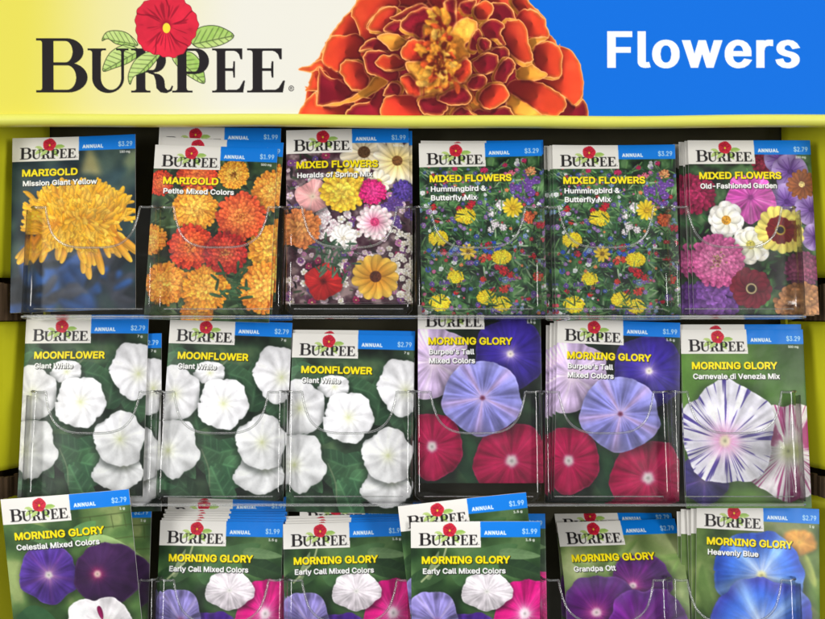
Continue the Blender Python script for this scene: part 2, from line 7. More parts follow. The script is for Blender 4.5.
SERIF = {"B":[443,[[[16,0],[16,17],[29,18],[40,20],[49,23],[57,27],[62,32],[67,39],[70,47],[73,57],[74,68],[75,82],[75,369],[69,412],[51,433],[15,439],[15,455],[220,455],[284,451],[333,439],[368,418],[389,388],[396,351],[392,320],[379,294],[357,274],[326,258],[287,247],[334,235],[371,217],[397,194],[413,165],[418,132],[417,108],[411,86],[401,67],[388,50],[371,35],[351,22],[327,12],[300,6],[271,1],[238,0]],[[182,252],[188,252],[208,253],[226,255],[241,259],[253,265],[263,272],[271,282],[277,294],[281,308],[284,326],[285,345],[284,362],[282,378],[279,391],[275,403],[269,412],[262,420],[253,426],[243,430],[230,433],[216,434],[188,425],[182,391]],[[222,24],[238,25],[252,28],[265,33],[275,40],[283,49],[289,60],[294,74],[298,89],[300,108],[301,128],[300,149],[297,168],[292,184],[286,197],[277,208],[266,216],[253,223],[237,227],[218,230],[197,231],[182,231],[182,65],[190,33]]]],"U":[492,[[[248,-13],[213,-11],[182,-6],[155,2],[133,14],[114,29],[99,47],[88,69],[80,94],[75,123],[73,155],[73,379],[73,391],[71,401],[69,410],[65,418],[61,424],[55,428],[47,432],[38,435],[27,437],[15,439],[15,455],[240,455],[240,439],[202,432],[185,415],[181,379],[181,140],[182,117],[184,97],[189,80],[195,64],[203,51],[213,41],[225,33],[240,27],[256,23],[275,22],[317,28],[350,44],[373,71],[388,110],[392,159],[392,378],[392,390],[390,401],[388,410],[384,418],[379,423],[328,439],[328,455],[474,455],[474,439],[433,421],[422,378],[422,181],[421,142],[416,108],[407,78],[395,53],[380,32],[361,16],[338,3],[312,-6],[282,-11]]]],"R":[473,[[[15,0],[15,17],[29,18],[40,20],[49,23],[57,27],[62,32],[67,38],[70,46],[73,55],[74,67],[75,81],[75,379],[74,391],[73,401],[70,410],[67,418],[62,424],[56,428],[49,432],[40,435],[29,437],[16,439],[16,455],[217,455],[255,454],[289,451],[319,445],[345,436],[367,426],[385,413],[399,397],[409,379],[415,358],[417,334],[413,303],[401,277],[380,255],[352,237],[315,224],[432,50],[452,26],[478,17],[480,17],[480,0],[338,0],[201,212],[182,212],[182,81],[182,67],[184,55],[186,46],[190,38],[194,32],[200,27],[208,23],[217,20],[228,18],[242,17],[242,0]],[[182,234],[203,234],[223,235],[241,238],[256,243],[269,249],[280,258],[288,269],[295,282],[300,298],[303,316],[304,336],[300,370],[291,397],[275,416],[253,427],[224,431],[190,422],[182,385]]]],"P":[418,[[[15,0],[15,17],[29,18],[40,20],[49,23],[57,27],[62,32],[67,38],[70,46],[73,55],[74,67],[75,81],[75,379],[74,391],[73,401],[70,410],[67,418],[62,424],[56,428],[49,432],[40,435],[29,437],[16,439],[16,455],[214,455],[246,455],[274,453],[299,450],[319,445],[336,440],[349,433],[361,426],[372,418],[381,408],[390,398],[397,386],[402,374],[406,361],[408,347],[409,332],[407,310],[402,290],[394,271],[382,255],[367,240],[348,228],[326,218],[301,211],[273,207],[242,206],[182,206],[182,81],[182,67],[184,55],[186,46],[190,38],[194,32],[200,27],[208,23],[217,20],[228,18],[242,17],[242,0]],[[182,230],[201,230],[220,231],[237,233],[251,238],[262,244],[272,253],[279,263],[285,276],[289,291],[291,309],[292,329],[291,349],[289,367],[286,382],[281,395],[275,406],[267,415],[257,422],[246,427],[232,430],[216,431],[189,424],[182,398]]]],"E":[442,[[[14,0],[14,17],[27,17],[39,19],[49,21],[56,25],[62,30],[67,36],[71,43],[73,53],[75,65],[75,78],[75,369],[75,385],[73,399],[71,410],[67,419],[62,425],[56,430],[48,434],[39,436],[28,438],[16,439],[16,455],[399,455],[399,320],[383,320],[379,343],[373,364],[364,381],[353,395],[340,406],[325,415],[306,422],[284,427],[259,430],[232,430],[200,428],[186,417],[183,388],[183,246],[193,246],[210,247],[226,250],[239,254],[250,261],[259,269],[267,279],[274,292],[280,308],[284,325],[288,345],[304,345],[304,118],[287,118],[273,181],[268,190],[263,197],[256,204],[249,209],[241,213],[185,222],[183,222],[183,67],[192,35],[230,28],[313,39],[326,44],[339,50],[350,57],[361,65],[371,75],[411,143],[430,143],[402,0]]]]}
C = bpy.context.scene.collection
RNG = random.Random(7)

# ------------------------------------------------------------------ print painting
# The packets and the header sign are flat printed things. Their print is computed here and kept as the colour attribute of the printed sheet.
_T = np.random.RandomState(3).rand(256, 256)

def nz(x, y, s=1.0, seed=0):
    x = x / s + seed * 17.13 + 1000; y = y / s + seed * 9.71 + 1000
    ix = np.floor(x).astype(int); iy = np.floor(y).astype(int)
    fx = x - ix; fy = y - iy
    fx = fx * fx * (3 - 2 * fx); fy = fy * fy * (3 - 2 * fy)
    a = _T[ix % 256, iy % 256]; b = _T[(ix + 1) % 256, iy % 256]
    c = _T[ix % 256, (iy + 1) % 256]; d = _T[(ix + 1) % 256, (iy + 1) % 256]
    return (a * (1 - fx) + b * fx) * (1 - fy) + (c * (1 - fx) + d * fx) * fy

def fbm(x, y, s, seed=0, o=3):
    v = 0; w = 0
    for i in range(o):
        v = v + nz(x, y, s / 2 ** i, seed + 5 * i) / 2 ** i; w += 1 / 2 ** i
    return v / w

def col(c):
    return np.array(c, float) / 255.0

def mix(a, b, t):
    t = np.clip(t, 0, 1)
    return a + (b - a) * t[..., None] if np.ndim(t) else a + (b - a) * t

def smooth(e0, e1, x):
    t = np.clip((x - e0) / (e1 - e0), 0, 1)
    return t * t * (3 - 2 * t)

class Print:
    def __init__(self, w, h, k):
        self.w, self.h, self.k = w, h, k
        self.a = np.zeros((int(h * k), int(w * k), 3))

    def win(self, x0, y0, x1, y1):
        k = self.k; H, W = self.a.shape[:2]
        i0, i1 = max(0, int(y0 * k)), min(H, int(math.ceil(y1 * k)) + 1)
        j0, j1 = max(0, int(x0 * k)), min(W, int(math.ceil(x1 * k)) + 1)
        if i0 >= i1 or j0 >= j1:
            return None
        X, Y = np.meshgrid((np.arange(j0, j1) + .5) / k, (np.arange(i0, i1) + .5) / k)
        return (slice(i0, i1), slice(j0, j1)), X, Y

    def put(self, sl, al, c):
        if np.ndim(al) == 2: al = al[..., None]
        self.a[sl] = self.a[sl] * (1 - al) + c * al

    def full(self):
        return self.win(0, 0, self.w, self.h)

    def small(self, f=2):
        H, W = self.a.shape[:2]
        return self.a.reshape(H // f, f, W // f, f, 3).mean((1, 3))

    def blur(self, sl=None, n=1, r=1):
        a = self.a if sl is None else self.a[sl]
        for _ in range(n):
            for ax in (0, 1):
                p = np.concatenate([a.take([0] * r, ax), a, a.take([-1] * r, ax)], ax)
                L = a.shape[ax]
                a = sum(p.take(range(i, i + L), ax) for i in range(2 * r + 1)) / (2 * r + 1)
        if sl is None: self.a = a
        else: self.a[sl] = a

def inside(X, Y, polys, nonzero=False):
    m = np.zeros(X.shape, int if nonzero else bool)
    for P in polys:
        n = len(P)
        for i in range(n):
            (x1, y1), (x2, y2) = P[i], P[(i + 1) % n]
            if y1 == y2: continue
            t = (Y >= min(y1, y2)) & (Y < max(y1, y2)) & (X < (x2 - x1) * (Y - y1) / (y2 - y1) + x1)
            if nonzero: m += t * (1 if y2 > y1 else -1)
            else: m ^= t
    return m != 0

def dist(X, Y, P, closed=True):
    d = np.full(X.shape, 1e9); n = len(P)
    for i in range(n if closed else n - 1):
        (x1, y1), (x2, y2) = P[i], P[(i + 1) % n]
        ux, uy = x2 - x1, y2 - y1; L = ux * ux + uy * uy
        if L < 1e-9: continue
        t = np.clip(((X - x1) * ux + (Y - y1) * uy) / L, 0, 1)
        d = np.minimum(d, (X - x1 - t * ux) ** 2 + (Y - y1 - t * uy) ** 2)
    return np.sqrt(d)

def spline(P, n=5, closed=True):
    out = []; N = len(P)
    for i in range(N if closed else N - 1):
        if closed: p0, p1, p2, p3 = P[i - 1], P[i], P[(i + 1) % N], P[(i + 2) % N]
        else: p0, p1, p2, p3 = P[max(0, i - 1)], P[i], P[i + 1], P[min(N - 1, i + 2)]
        for j in range(n):
            t = j / n
            out.append(tuple(.5 * (2 * p1[k] + (p2[k] - p0[k]) * t + (2 * p0[k] - 5 * p1[k] + 4 * p2[k] - p3[k]) * t * t
                                   + (3 * p1[k] - p0[k] - 3 * p2[k] + p3[k]) * t ** 3) for k in (0, 1)))
    if not closed: out.append(P[-1])
    return out

def bbox(P, m=1):
    xs = [p[0] for p in P]; ys = [p[1] for p in P]
    return min(xs) - m, min(ys) - m, max(xs) + m, max(ys) + m

def fill(cv, polys, c, stroke=0, nonzero=False):
    allp = [p for P in polys for p in P]
    w = cv.win(*bbox(allp, 1 + stroke))
    if not w: return
    sl, X, Y = w
    m = inside(X, Y, polys, nonzero).astype(float)
    if stroke:
        d = np.minimum.reduce([dist(X, Y, P) for P in polys])
        m = np.maximum(m, np.clip((stroke - d) * cv.k + .5, 0, 1))
    cv.put(sl, m, col(c))

def line(cv, P, wd, c, al=1.0, taper=False):
    w = cv.win(*bbox(P, wd + 1))
    if not w: return
    sl, X, Y = w
    cv.put(sl, np.clip((wd - dist(X, Y, P, False)) * cv.k + .5, 0, 1) * al, col(c))

def grow(P, d):
    """push a letter outline outward by d with sharp corners"""
    P = [p for i, p in enumerate(P) if p != P[i - 1]]
    n = len(P); out = []
    for i in range(n):
        ax, ay = P[i - 1]; bx, by = P[i]; cx, cy = P[(i + 1) % n]
        l1 = math.hypot(bx - ax, by - ay); l2 = math.hypot(cx - bx, cy - by)
        n1 = ((by - ay) / l1, -(bx - ax) / l1); n2 = ((cy - by) / l2, -(cx - bx) / l2)
        mx, my = n1[0] + n2[0], n1[1] + n2[1]; q = mx * mx + my * my
        k = min(2 / max(q, 1e-3), 2.2)
        out.append((bx + mx * k * d, by + my * k * d * .5))
    return out

def area(P):
    return sum(P[i - 1][0] * P[i][1] - P[i][0] * P[i - 1][1] for i in range(len(P)))

def layout(s, font, fallback=0):
    x = 0; out = []
    for ch in s:
        if ch == ' ': x += 200; continue
        adv, polys = font[ch]
        out.append((x, polys)); x += adv
    return x, out

def text(cv, s, x, base, cap, c, width=None, bold=.0, shadow=None, font=None, track=0, miter=False):
    F = font or SANS
    tot, gl = layout(s, F)
    k = cap / 509.0
    gl = [(gx + track / k * i, p) for i, (gx, p) in enumerate(gl)]
    tot += track / k * (len(gl) - 1)
    kx = (width / tot) if width else k
    for pss in ((shadow, True), (c, False)):
        if pss[0] is None: continue
        o = .55 if pss[1] else 0
        for gx, polys in gl:
            bw = bold + (.25 if pss[1] else 0)
            if miter:
                sg = 1 if area(max(polys, key=lambda P: abs(area(P)))) > 0 else -1
                polys = [grow(P, sg * bw / k) for P in polys]
            PP = [[(x + (gx + px) * kx + o, base - py * k + o) for px, py in P] for P in polys]
            fill(cv, PP, pss[0], 0 if miter else bw, miter)

# ---- flowers
def polar(cv, cx, cy, R, asp=1.0):
    w = cv.win(cx - R * 1.25, cy - R * asp * 1.25, cx + R * 1.25, cy + R * asp * 1.25)
    if not w: return None
    sl, X, Y = w
    dx, dy = X - cx, (Y - cy) / asp
    return sl, X, Y, np.hypot(dx, dy), np.arctan2(dy, dx)

def glory(cv, cx, cy, R, body, star, throat, asp=1.0, rot=0.3, lobes=5, tr=.16, glow=.3, edge=None, lob=.04, streak=.14, seed=0, off=(0, 0),
          starw=.10, soft=.5, stripes=None, thcol=None, creases=.10, shade=.18, wob=.05, halo=.45):
    q = polar(cv, cx, cy, R, asp)
    if not q: return
    sl, X, Y, r, th = q
    if halo: cv.put(sl, halo * smooth(1.22, .9, np.hypot(X - cx - .04 * R, (Y - cy) / asp - .06 * R) / R), np.ones(X.shape + (3,)) * col((16, 22, 20)))
    Rt = R * (1 + lob * np.cos(lobes * (th - rot)) + wob * (nz(th * 2 + 20, 0 * th, .5, seed) - .5) * 2 + .015 * (nz(th * 9 + 50, 0 * th, .5, seed) - .5))
    m = np.clip((Rt - r) / soft + .5, 0, 1)
    dx, dy = X - cx - off[0], (Y - cy - off[1]) / asp
    r2 = np.hypot(dx, dy); th2 = np.arctan2(dy, dx)
    rn = r2 / Rt
    b = col(body)
    c = np.ones(X.shape + (3,)) * b
    ang = np.abs(np.angle(np.exp(1j * lobes * (th2 - rot)))) / lobes
    if edge is not None: c = mix(c, col(edge), smooth(.6, 1.0, rn))
    c = mix(c, col(star), np.exp(-(ang / starw) ** 2) * (1 - .45 * rn))
    mid = np.exp(-((np.pi / lobes - ang) / .10) ** 2)
    sh = 1 + streak * 2 * (nz(th2 * 14 + 100, rn * 2.2, 1, seed) - .5) + shade * (fbm(X, Y, R * .5, seed) - .5) * 2
    sh = sh * (1 - creases * mid * smooth(.15, .5, rn)) * (1 - (.22 if shade > .1 else .10) * smooth(.82, 1.02, rn) * (nz(th * 5 + 9, 0 * th, 1, seed)))
    if stripes is not None:
        n = nz(th2 * 24 + 200, rn * 1.3, 1, seed + 2); n2 = nz(th2 * 60 + 80, rn * 3, 1, seed + 3)
        c = mix(c, col(stripes), smooth(.60, .70, n * .75 + n2 * .25) * smooth(.2, .45, rn) * .9)
    sh = sh * (1 + .13 * np.cos(th + 2.0) * smooth(.1, .7, rn) - .16 * np.exp(-(np.angle(np.exp(1j * (th2 - .9 - seed))) / .16) ** 2) * smooth(.25, .6, rn) + .12 * np.exp(-(np.angle(np.exp(1j * (th2 + 1.9 - seed))) / .12) ** 2) * smooth(.3, .8, rn))
    c = c * sh[..., None]
    c = c + (.10 * smooth(.93, .985, r / Rt) * nz(th * 5 + 33, 0 * th, 1, seed))[..., None]
    c = mix(c, col(thcol if thcol is not None else throat), np.exp(-(rn / glow) ** 2) * (.75 + .5 * (nz(th2 * 8 + 10, rn, 1, seed) - .5)))
    c = mix(c, col(throat), np.exp(-(rn / tr) ** 4))
    c = mix(c, col(throat) * .72, np.exp(-(rn / (tr * .3)) ** 2))
    cv.put(sl, m, np.clip(c, 0, 1))

def petal(cv, x, y, ang, ln, wd, c0, c1, sharp=1.0, curl=.0):
    """one petal from (x,y) outward: c0 at its base, c1 at its tip"""
    cs, sn = math.cos(ang), math.sin(ang)
    w = cv.win(min(x, x + cs * ln) - wd, min(y, y + sn * ln) - wd, max(x, x + cs * ln) + wd, max(y, y + sn * ln) + wd)
    if not w: return
    sl, X, Y = w
    u = ((X - x) * cs + (Y - y) * sn) / ln
    v = (-(X - x) * sn + (Y - y) * cs) / (wd * .5) + curl * u * u
    pr = np.clip(u, 0, 1) ** .6 * np.clip(1 - u, 0, 1) ** .4 * 1.9
    m = np.clip((pr - np.abs(v)) * wd * .5 * cv.k * sharp + .5, 0, 1) * ((u > 0) & (u < 1))
    c = mix(np.ones(X.shape + (3,)) * c0, c1, u)
    c = c * (1.06 - .30 * np.clip(np.abs(v) / np.maximum(pr, .05), 0, 1) ** 3 + .10 * np.where(v < 0, 1, -1) * .6)[..., None]
    cv.put(sl, m, np.clip(c, 0, 1))

def pompom(cv, cx, cy, R, outer, inner, dark, asp=1.0, dens=1.0, seed=0, pw=.30, core=None, jit=.16):
    rg = random.Random(seed * 31 + int(cx * 7 + cy))
    q = polar(cv, cx, cy, R * .93, asp)
    if q:
        sl, X, Y, r, th = q
        cv.put(sl, .5 * smooth(1.2, .9, r / R), np.ones(X.shape + (3,)) * col((20, 24, 18)))
        cv.put(sl, np.clip((R * .9 - r) + .5, 0, 1), np.ones(X.shape + (3,)) * col(dark))
    rings = max(5, int(9 * dens))
    for j in range(rings):
        f = 1 - j / rings
        n = max(5, int(2 * math.pi * f * 3.4 * dens / (pw * 3.2)))
        ph = rg.random() * 6
        for i in range(n):
            a = ph + (i + rg.uniform(-.35, .35)) * 2 * math.pi / n
            fr = f * rg.uniform(.90, 1.06)
            ln = R * pw * rg.uniform(.9, 1.3)
            x = cx + math.cos(a) * (fr * R - ln * .8); y = cy + math.sin(a) * (fr * R - ln * .8) * asp
            t = 1 - f
            base = mix(col(outer), col(inner), t * 1.1) * rg.uniform(1 - jit, 1 + jit)
            dk = mix(col(dark), base, .25 + .3 * rg.random())
            petal(cv, x, y, math.atan2(math.sin(a) * asp, math.cos(a)) + rg.uniform(-.3, .3), ln, R * pw * rg.uniform(.7, 1.05), dk, np.clip(base * 1.06, 0, 1))
    if core is not None:
        for _ in range(26):
            a, q = rg.random() * 6.3, abs(rg.gauss(0, .13)) * R
            petal(cv, cx + math.cos(a) * q, cy + math.sin(a) * q * asp, rg.random() * 6.3, R * .12, R * .07, col(dark), col(core))

def daisy(cv, cx, cy, R, c0, c1, n, cc, rc=.28, wd=.30, asp=1.0, rot=0, rows=1, ring=None, seed=0, tip=None):
    rg = random.Random(seed + int(cx * 3 + cy * 5))
    for row in range(rows):
        for i in range(n):
            a = rot + (i + .5 * row + rg.uniform(-.15, .15)) * 2 * math.pi / n
            ln = R * rg.uniform(.9, 1.03) * (1 - .22 * row)
            ca = math.atan2(math.sin(a) * asp, math.cos(a)); l2 = ln * math.hypot(math.cos(a), math.sin(a) * asp)
            s = rg.uniform(.9, 1.05)
            petal(cv, cx + math.cos(ca) * l2 * .08, cy + math.sin(ca) * l2 * .08, ca, l2, R * wd * 2, np.clip(col(c0) * s, 0, 1), np.clip(col(c1) * s, 0, 1))
    q = polar(cv, cx, cy, R, asp)
    if not q: return
    sl, X, Y, r, th = q
    if tip is not None:
        pass
    if ring is not None:
        rt = R * (.62 + .10 * (nz(th * 6 + 30, 0 * th, 1, seed) - .5))
        cv.put(sl, np.clip((rt - r) * 2, 0, 1) * .95, np.ones(X.shape + (3,)) * col(ring) * (1 + .5 * (nz(th * 12 + 60, r / R * 3, 1, seed) - .5))[..., None])
    c = np.ones(X.shape + (3,)) * col(cc) * (1 + .7 * (nz(X, Y, .9, seed) - .5))[..., None]
    cv.put(sl, np.clip((R * rc - r) * 2 + .5, 0, 1), np.clip(c, 0, 1))

def leaf(cv, x, y, ang, ln, wd, c, c2, vein=None, al=1.0, heart=False):
    cs, sn = math.cos(ang), math.sin(ang)
    w = cv.win(min(x, x + cs * ln) - wd, min(y, y + sn * ln) - wd, max(x, x + cs * ln) + wd, max(y, y + sn * ln) + wd)
    if not w: return
    sl, X, Y = w
    u = ((X - x) * cs + (Y - y) * sn) / ln; v = (-(X - x) * sn + (Y - y) * cs) / (wd * .5)
    pr = np.clip(u, 0, 1) ** (.35 if heart else .7) * np.clip(1 - u, 0, 1) ** (.75 if heart else .6) * (1.5 if heart else 2.1)
    m = np.clip((pr - np.abs(v)) * wd * .4 * cv.k + .5, 0, 1) * ((u > 0) & (u < 1)) * al
    t = .5 + .5 * np.sign(v) * .5 + (fbm(X, Y, ln * .3, 3) - .5) * 1.1
    cc = mix(np.ones(X.shape + (3,)) * col(c), col(c2), t)
    vn = np.maximum(np.exp(-(v / .07) ** 2), .7 * np.exp(-((np.mod(u * 6 - np.abs(v) * 1.2, 1) - .5) / .10) ** 2))
    cc = mix(cc, col(vein if vein else c2) * 1.1, vn * .45)
    cv.put(sl, m, np.clip(cc, 0, 1))

def ground(cv, cols, s=18, seed=0, o=3, con=1.4):
    sl, X, Y = cv.full()
    t = np.clip((fbm(X, Y, s, seed, o) - .5) * con * 1.6 + .5, 0, .999) * (len(cols) - 1)
    i = t.astype(int); f = (t - i)[..., None]
    cs = np.array([col(c) for c in cols])
    cv.a[sl] = cs[i] * (1 - f) + cs[i + 1] * f

def dabs(cv, n, cols, smin, smax, seed, box=None, thin=.4, al=1.0):
    rg = random.Random(seed); b = box or (0, 24, cv.w, cv.h)
    for _ in range(n):
        c = col(rg.choice(cols)); s = rg.uniform(smin, smax)
        petal(cv, rg.uniform(b[0], b[2]), rg.uniform(b[1], b[3]), rg.uniform(0, 6.3), s, s * thin, np.clip(c * rg.uniform(.5, .9), 0, 1), np.clip(c * rg.uniform(.8, 1.2), 0, 1))

def blossom(cv, x, y, r, c, cc, rg):
    n = rg.choice((5, 6, 8)); p = rg.random() * 6
    for i in range(n):
        petal(cv, x, y, p + i * 6.283 / n, r * rg.uniform(.85, 1.1), r * .9, np.clip(col(c) * .75, 0, 1), np.clip(col(c) * rg.uniform(.9, 1.15), 0, 1))
    petal(cv, x - r * .2, y, 0, r * .45, r * .4, col(cc), col(cc))

def arc(cx, cy, rx, ry, a0, a1, n=14):
    return [(cx + rx * math.cos(math.radians(a0 + (a1 - a0) * i / n)), cy + ry * math.sin(math.radians(a0 + (a1 - a0) * i / n))) for i in range(n + 1)]

def bowl(x0, x1, y0, y1, hair, stem):
    """the round part of B, R, P: outer and inner half ovals"""
    ry = (y1 - y0) / 2; cy = (y0 + y1) / 2; xm = x0 + (x1 - x0) * .45
    o = [(x0, y1)] + arc(xm, cy, x1 - xm, ry, 90, -90) + [(x0, y0)]
    i = [(x0 + .01, y1 - hair)] + arc(xm - 1, cy, x1 - xm - stem + 1, ry - hair, 90, -90) + [(x0 + .01, y0 + hair)]
    return [o, i]

def serif(x0, x1, y, up, h=2.0, r=2.6, s0=None, s1=None):
    """a bracketed foot from x0 to x1 on the line y; up = +1 above it, -1 below it; s0, s1 the stem it carries"""
    P = [(x0, y), (x1, y), (x1, y + up * h)]
    if s0 is not None:
        P += [(s1 + r * (1 - t) ** 2, y + up * (h + r * t * t)) for t in (0, .35, .7, 1)]
        P += [(s0 - r * (1 - t) ** 2, y + up * (h + r * t * t)) for t in (1, .7, .35, 0)]
    return P + [(x0, y + up * h)]

def letter(ch):
    """(width, height, list of filled contour sets) of the slab-footed capitals of the wordmark, y upward"""
    if ch == 'E':
        return 35, 44, [[[(5, 0), (14, 0), (14, 44), (5, 44)]], [serif(0, 14, 0, 1, 2, 2.4, 5, 14)], [serif(0, 14, 44, -1, 2, 2.4, 5, 14)],
                        [[(13, 41.4), (30, 41.4), (30.3, 33), (32, 33), (32, 44), (13, 44)]], [[(13, 0), (33, 0), (35, 12), (33.3, 12), (29, 4.5), (26, 2.8), (13, 2.6)]],
                        [[(22, 42), (31, 42), (31, 33), (30.2, 33), (28.6, 38), (26, 40.6)]], [[(13, 21.6), (22, 21.6), (22.6, 15), (24.4, 15), (24.4, 31), (22.6, 31), (22, 24.2), (13, 24.2)]]]
    if ch == 'U':
        o = [(4.5, 44), (4.5, 15)] + arc(20.5, 14.5, 16, 15, 180, 360, 18) + [(36.5, 44), (33.5, 44)] + [(33.5, 15)] + arc(23.4, 14.5, 10.1, 11.8, 360, 180, 18) + [(13.4, 44)]
        return 41, 44, [[o], [serif(0, 18.5, 44, -1, 2, 2.4, 4.5, 13.4)], [serif(28.5, 41, 44, -1, 2, 2, 33.5, 36.5)]]
    if ch == 'P':
        return 36, 44, [[[(5, 0), (14.2, 0), (14.2, 44), (5, 44)]], [serif(0, 20, 0, 1, 2, 2.4, 5, 14.2)], [serif(0, 14, 44, -1, 2, 2.4, 5, 14)], bowl(13, 36, 18.5, 44, 2.6, 9.5)]
    if ch == 'R':
        leg = [(17, 22), (24, 19)] + arc(24, 9.5, 9.2, 9.5, 90, 0, 8) + [(33.6, 5), (36, 2.4), (38.4, 3.4), (40.2, 7), (41.6, 6.4), (40, 1.6), (35, -.6), (29, .2), (25, 4.5), (24.2, 12), (22.4, 17.4), (17, 19.4)]
        return 42, 44, [[[(5, 0), (14.2, 0), (14.2, 44), (5, 44)]], [serif(0, 19, 0, 1, 2, 2.4, 5, 14.2)], [serif(0, 14, 44, -1, 2, 2.4, 5, 14)], bowl(13, 34.5, 20, 44, 2.6, 9.2), [leg]]
    return 51.5, 53.5, [[[(6, 0), (17.5, 0), (17.5, 53.5), (6, 53.5)]], [serif(0, 17, 0, 1, 2.2, 2.6, 6, 17)], [serif(0, 17, 53.5, -1, 2.2, 2.6, 6, 17)], bowl(16, 47.5, 27, 53.5, 2.8, 11), bowl(16, 51.5, 0, 29.6, 2.8, 11.5)]

# ---- the mark at the head of every packet and of the sign
def mark(cv, x, base, w, big=False):
    """serif wordmark with the red flower and five leaves; x = left of the B, base = baseline, w = width to the end of the last E"""
    u = w / 249.0
    def T(p): return (x + (p[0] - 36) * u, base + (p[1] - 91) * u)
    ink = (32, 28, 30); g1, g2 = (150, 190, 88), (192, 214, 130); ol = (46, 56, 34)
    leaves = [[(138, 44), (128, 33), (116, 30), (106, 32), (102, 40), (108, 38), (116, 43), (128, 45)],
              [(141, 50), (126, 44), (112, 50), (105, 60), (103, 70), (114, 67), (128, 62), (138, 55)],
              [(172, 56), (182, 51), (192, 52), (200, 60), (204, 72), (204, 82), (192, 77), (180, 68)],
              [(190, 38), (198, 28), (210, 25), (222, 27), (234, 35), (224, 43), (208, 47), (196, 46)]]
    front = [(160, 53), (148, 51), (136, 58), (130, 68), (128, 76), (130, 83), (134, 75), (146, 70), (154, 62)]
    def lf(P, a, b):
        Q = spline([T(p) for p in P], 4)
        fill(cv, [Q], ol, .35 if big else 0)
        wdw = cv.win(*bbox(Q, 1)); sl, X, Y = wdw
        m = inside(X, Y, [Q])
        A, B = T(a), T(b); L = math.hypot(B[0] - A[0], B[1] - A[1]); cs, sn = (B[0] - A[0]) / L, (B[1] - A[1]) / L
        uu = ((X - A[0]) * cs + (Y - A[1]) * sn) / L; vv = (-(X - A[0]) * sn + (Y - A[1]) * cs) / L
        c = mix(np.ones(X.shape + (3,)) * col(g1), col(g2), smooth(-.1, .1, vv) * .7 + nz(X, Y, 3 * u + .2, 4) * .5)
        if big:
            vn = np.maximum(np.exp(-(vv / .012) ** 2), .8 * np.exp(-((np.mod(uu * 7 - np.abs(vv) * 6, 1) - .5) / .10) ** 2) * smooth(.30, .22, np.abs(vv)))
            c = mix(c, col(ol), vn * .75)
            d = dist(X, Y, Q); c = mix(c, col(ol), smooth(.5, .2, d))
        cv.put(sl, m.astype(float), c)
    for P, a, b in zip(leaves, ((138, 44), (141, 49), (174, 54), (190, 44)), ((102, 38), (103, 70), (204, 82), (234, 35))):
        lf(P, a, b)
    # letters: x range, baseline, cap top
    for ch, x0, x1, top in (('B', 36, 87.5, 37.5), ('U', 87.5, 128.5, 47.5), ('R', 131, 173.5, 47.5), ('P', 172, 209, 47.5), ('E', 212, 245, 47.5), ('E', 247, 285, 47.5)):
        lw, lh, sets = letter(ch)
        for st in sets:
            fill(cv, [[T((x0 + px / lw * (x1 - x0), 91 - py / lh * (91 - top))) for px, py in P] for P in st], ink, .0 if big else .10)
    lf(front, (158, 53), (130, 82))
    # flower
    fx, fy = T((166, 25)); R = (31.5 if big else 29) * u
    q = polar(cv, fx, fy, R)
    if q:
        sl, X, Y, r, th = q
        Rt = R * (1 + .035 * np.cos(5 * th + .4) + .02 * np.cos(19 * th) + .02 * (nz(th * 6 + 9, 0 * th, .4, 2) - .5))
        m = np.clip((Rt - r) * cv.k + .5, 0, 1)
        c = np.ones(X.shape + (3,)) * col((214, 38, 62)) * (1 + .12 * (fbm(X, Y, R * .4, 2) - .5) * 2)[..., None]
        rn = r / R
        dk = col((120, 14, 34))
        vein = smooth(.62, .74, nz(th * 7 + 40, rn * .9, .55, 6)) * smooth(.12, .3, rn) * smooth(.95, .6, rn)
        c = mix(c, dk, vein * .55)
        for a0 in (-2.6, -1.45, -.35, .9, 2.1):
            dth = np.abs(np.angle(np.exp(1j * (th - a0 - .15 * np.sin(rn * 5)))))
            c = mix(c, dk, np.exp(-(dth * rn / .02) ** 2) * smooth(.18, .35, rn) * .85)
        c = mix(c, dk, smooth(.26, .06, rn) * .7)
        if big: c = mix(c, dk, smooth(.75, .25, (Rt - r)) * .8)
        cx0, cy0 = T((166.5, 27.5))
        ry = np.hypot((X - cx0) / 1.0, (Y - cy0) / 1.3)
        c = mix(c, col((240, 215, 60)), np.clip((3.8 * u - ry) * cv.k + .5, 0, 1))
        cv.put(sl, m, np.clip(c, 0, 1))
    if big:
        text(cv, '®', x + (288 - 36) * u, base + .5, 7.2, ink, 6.6)

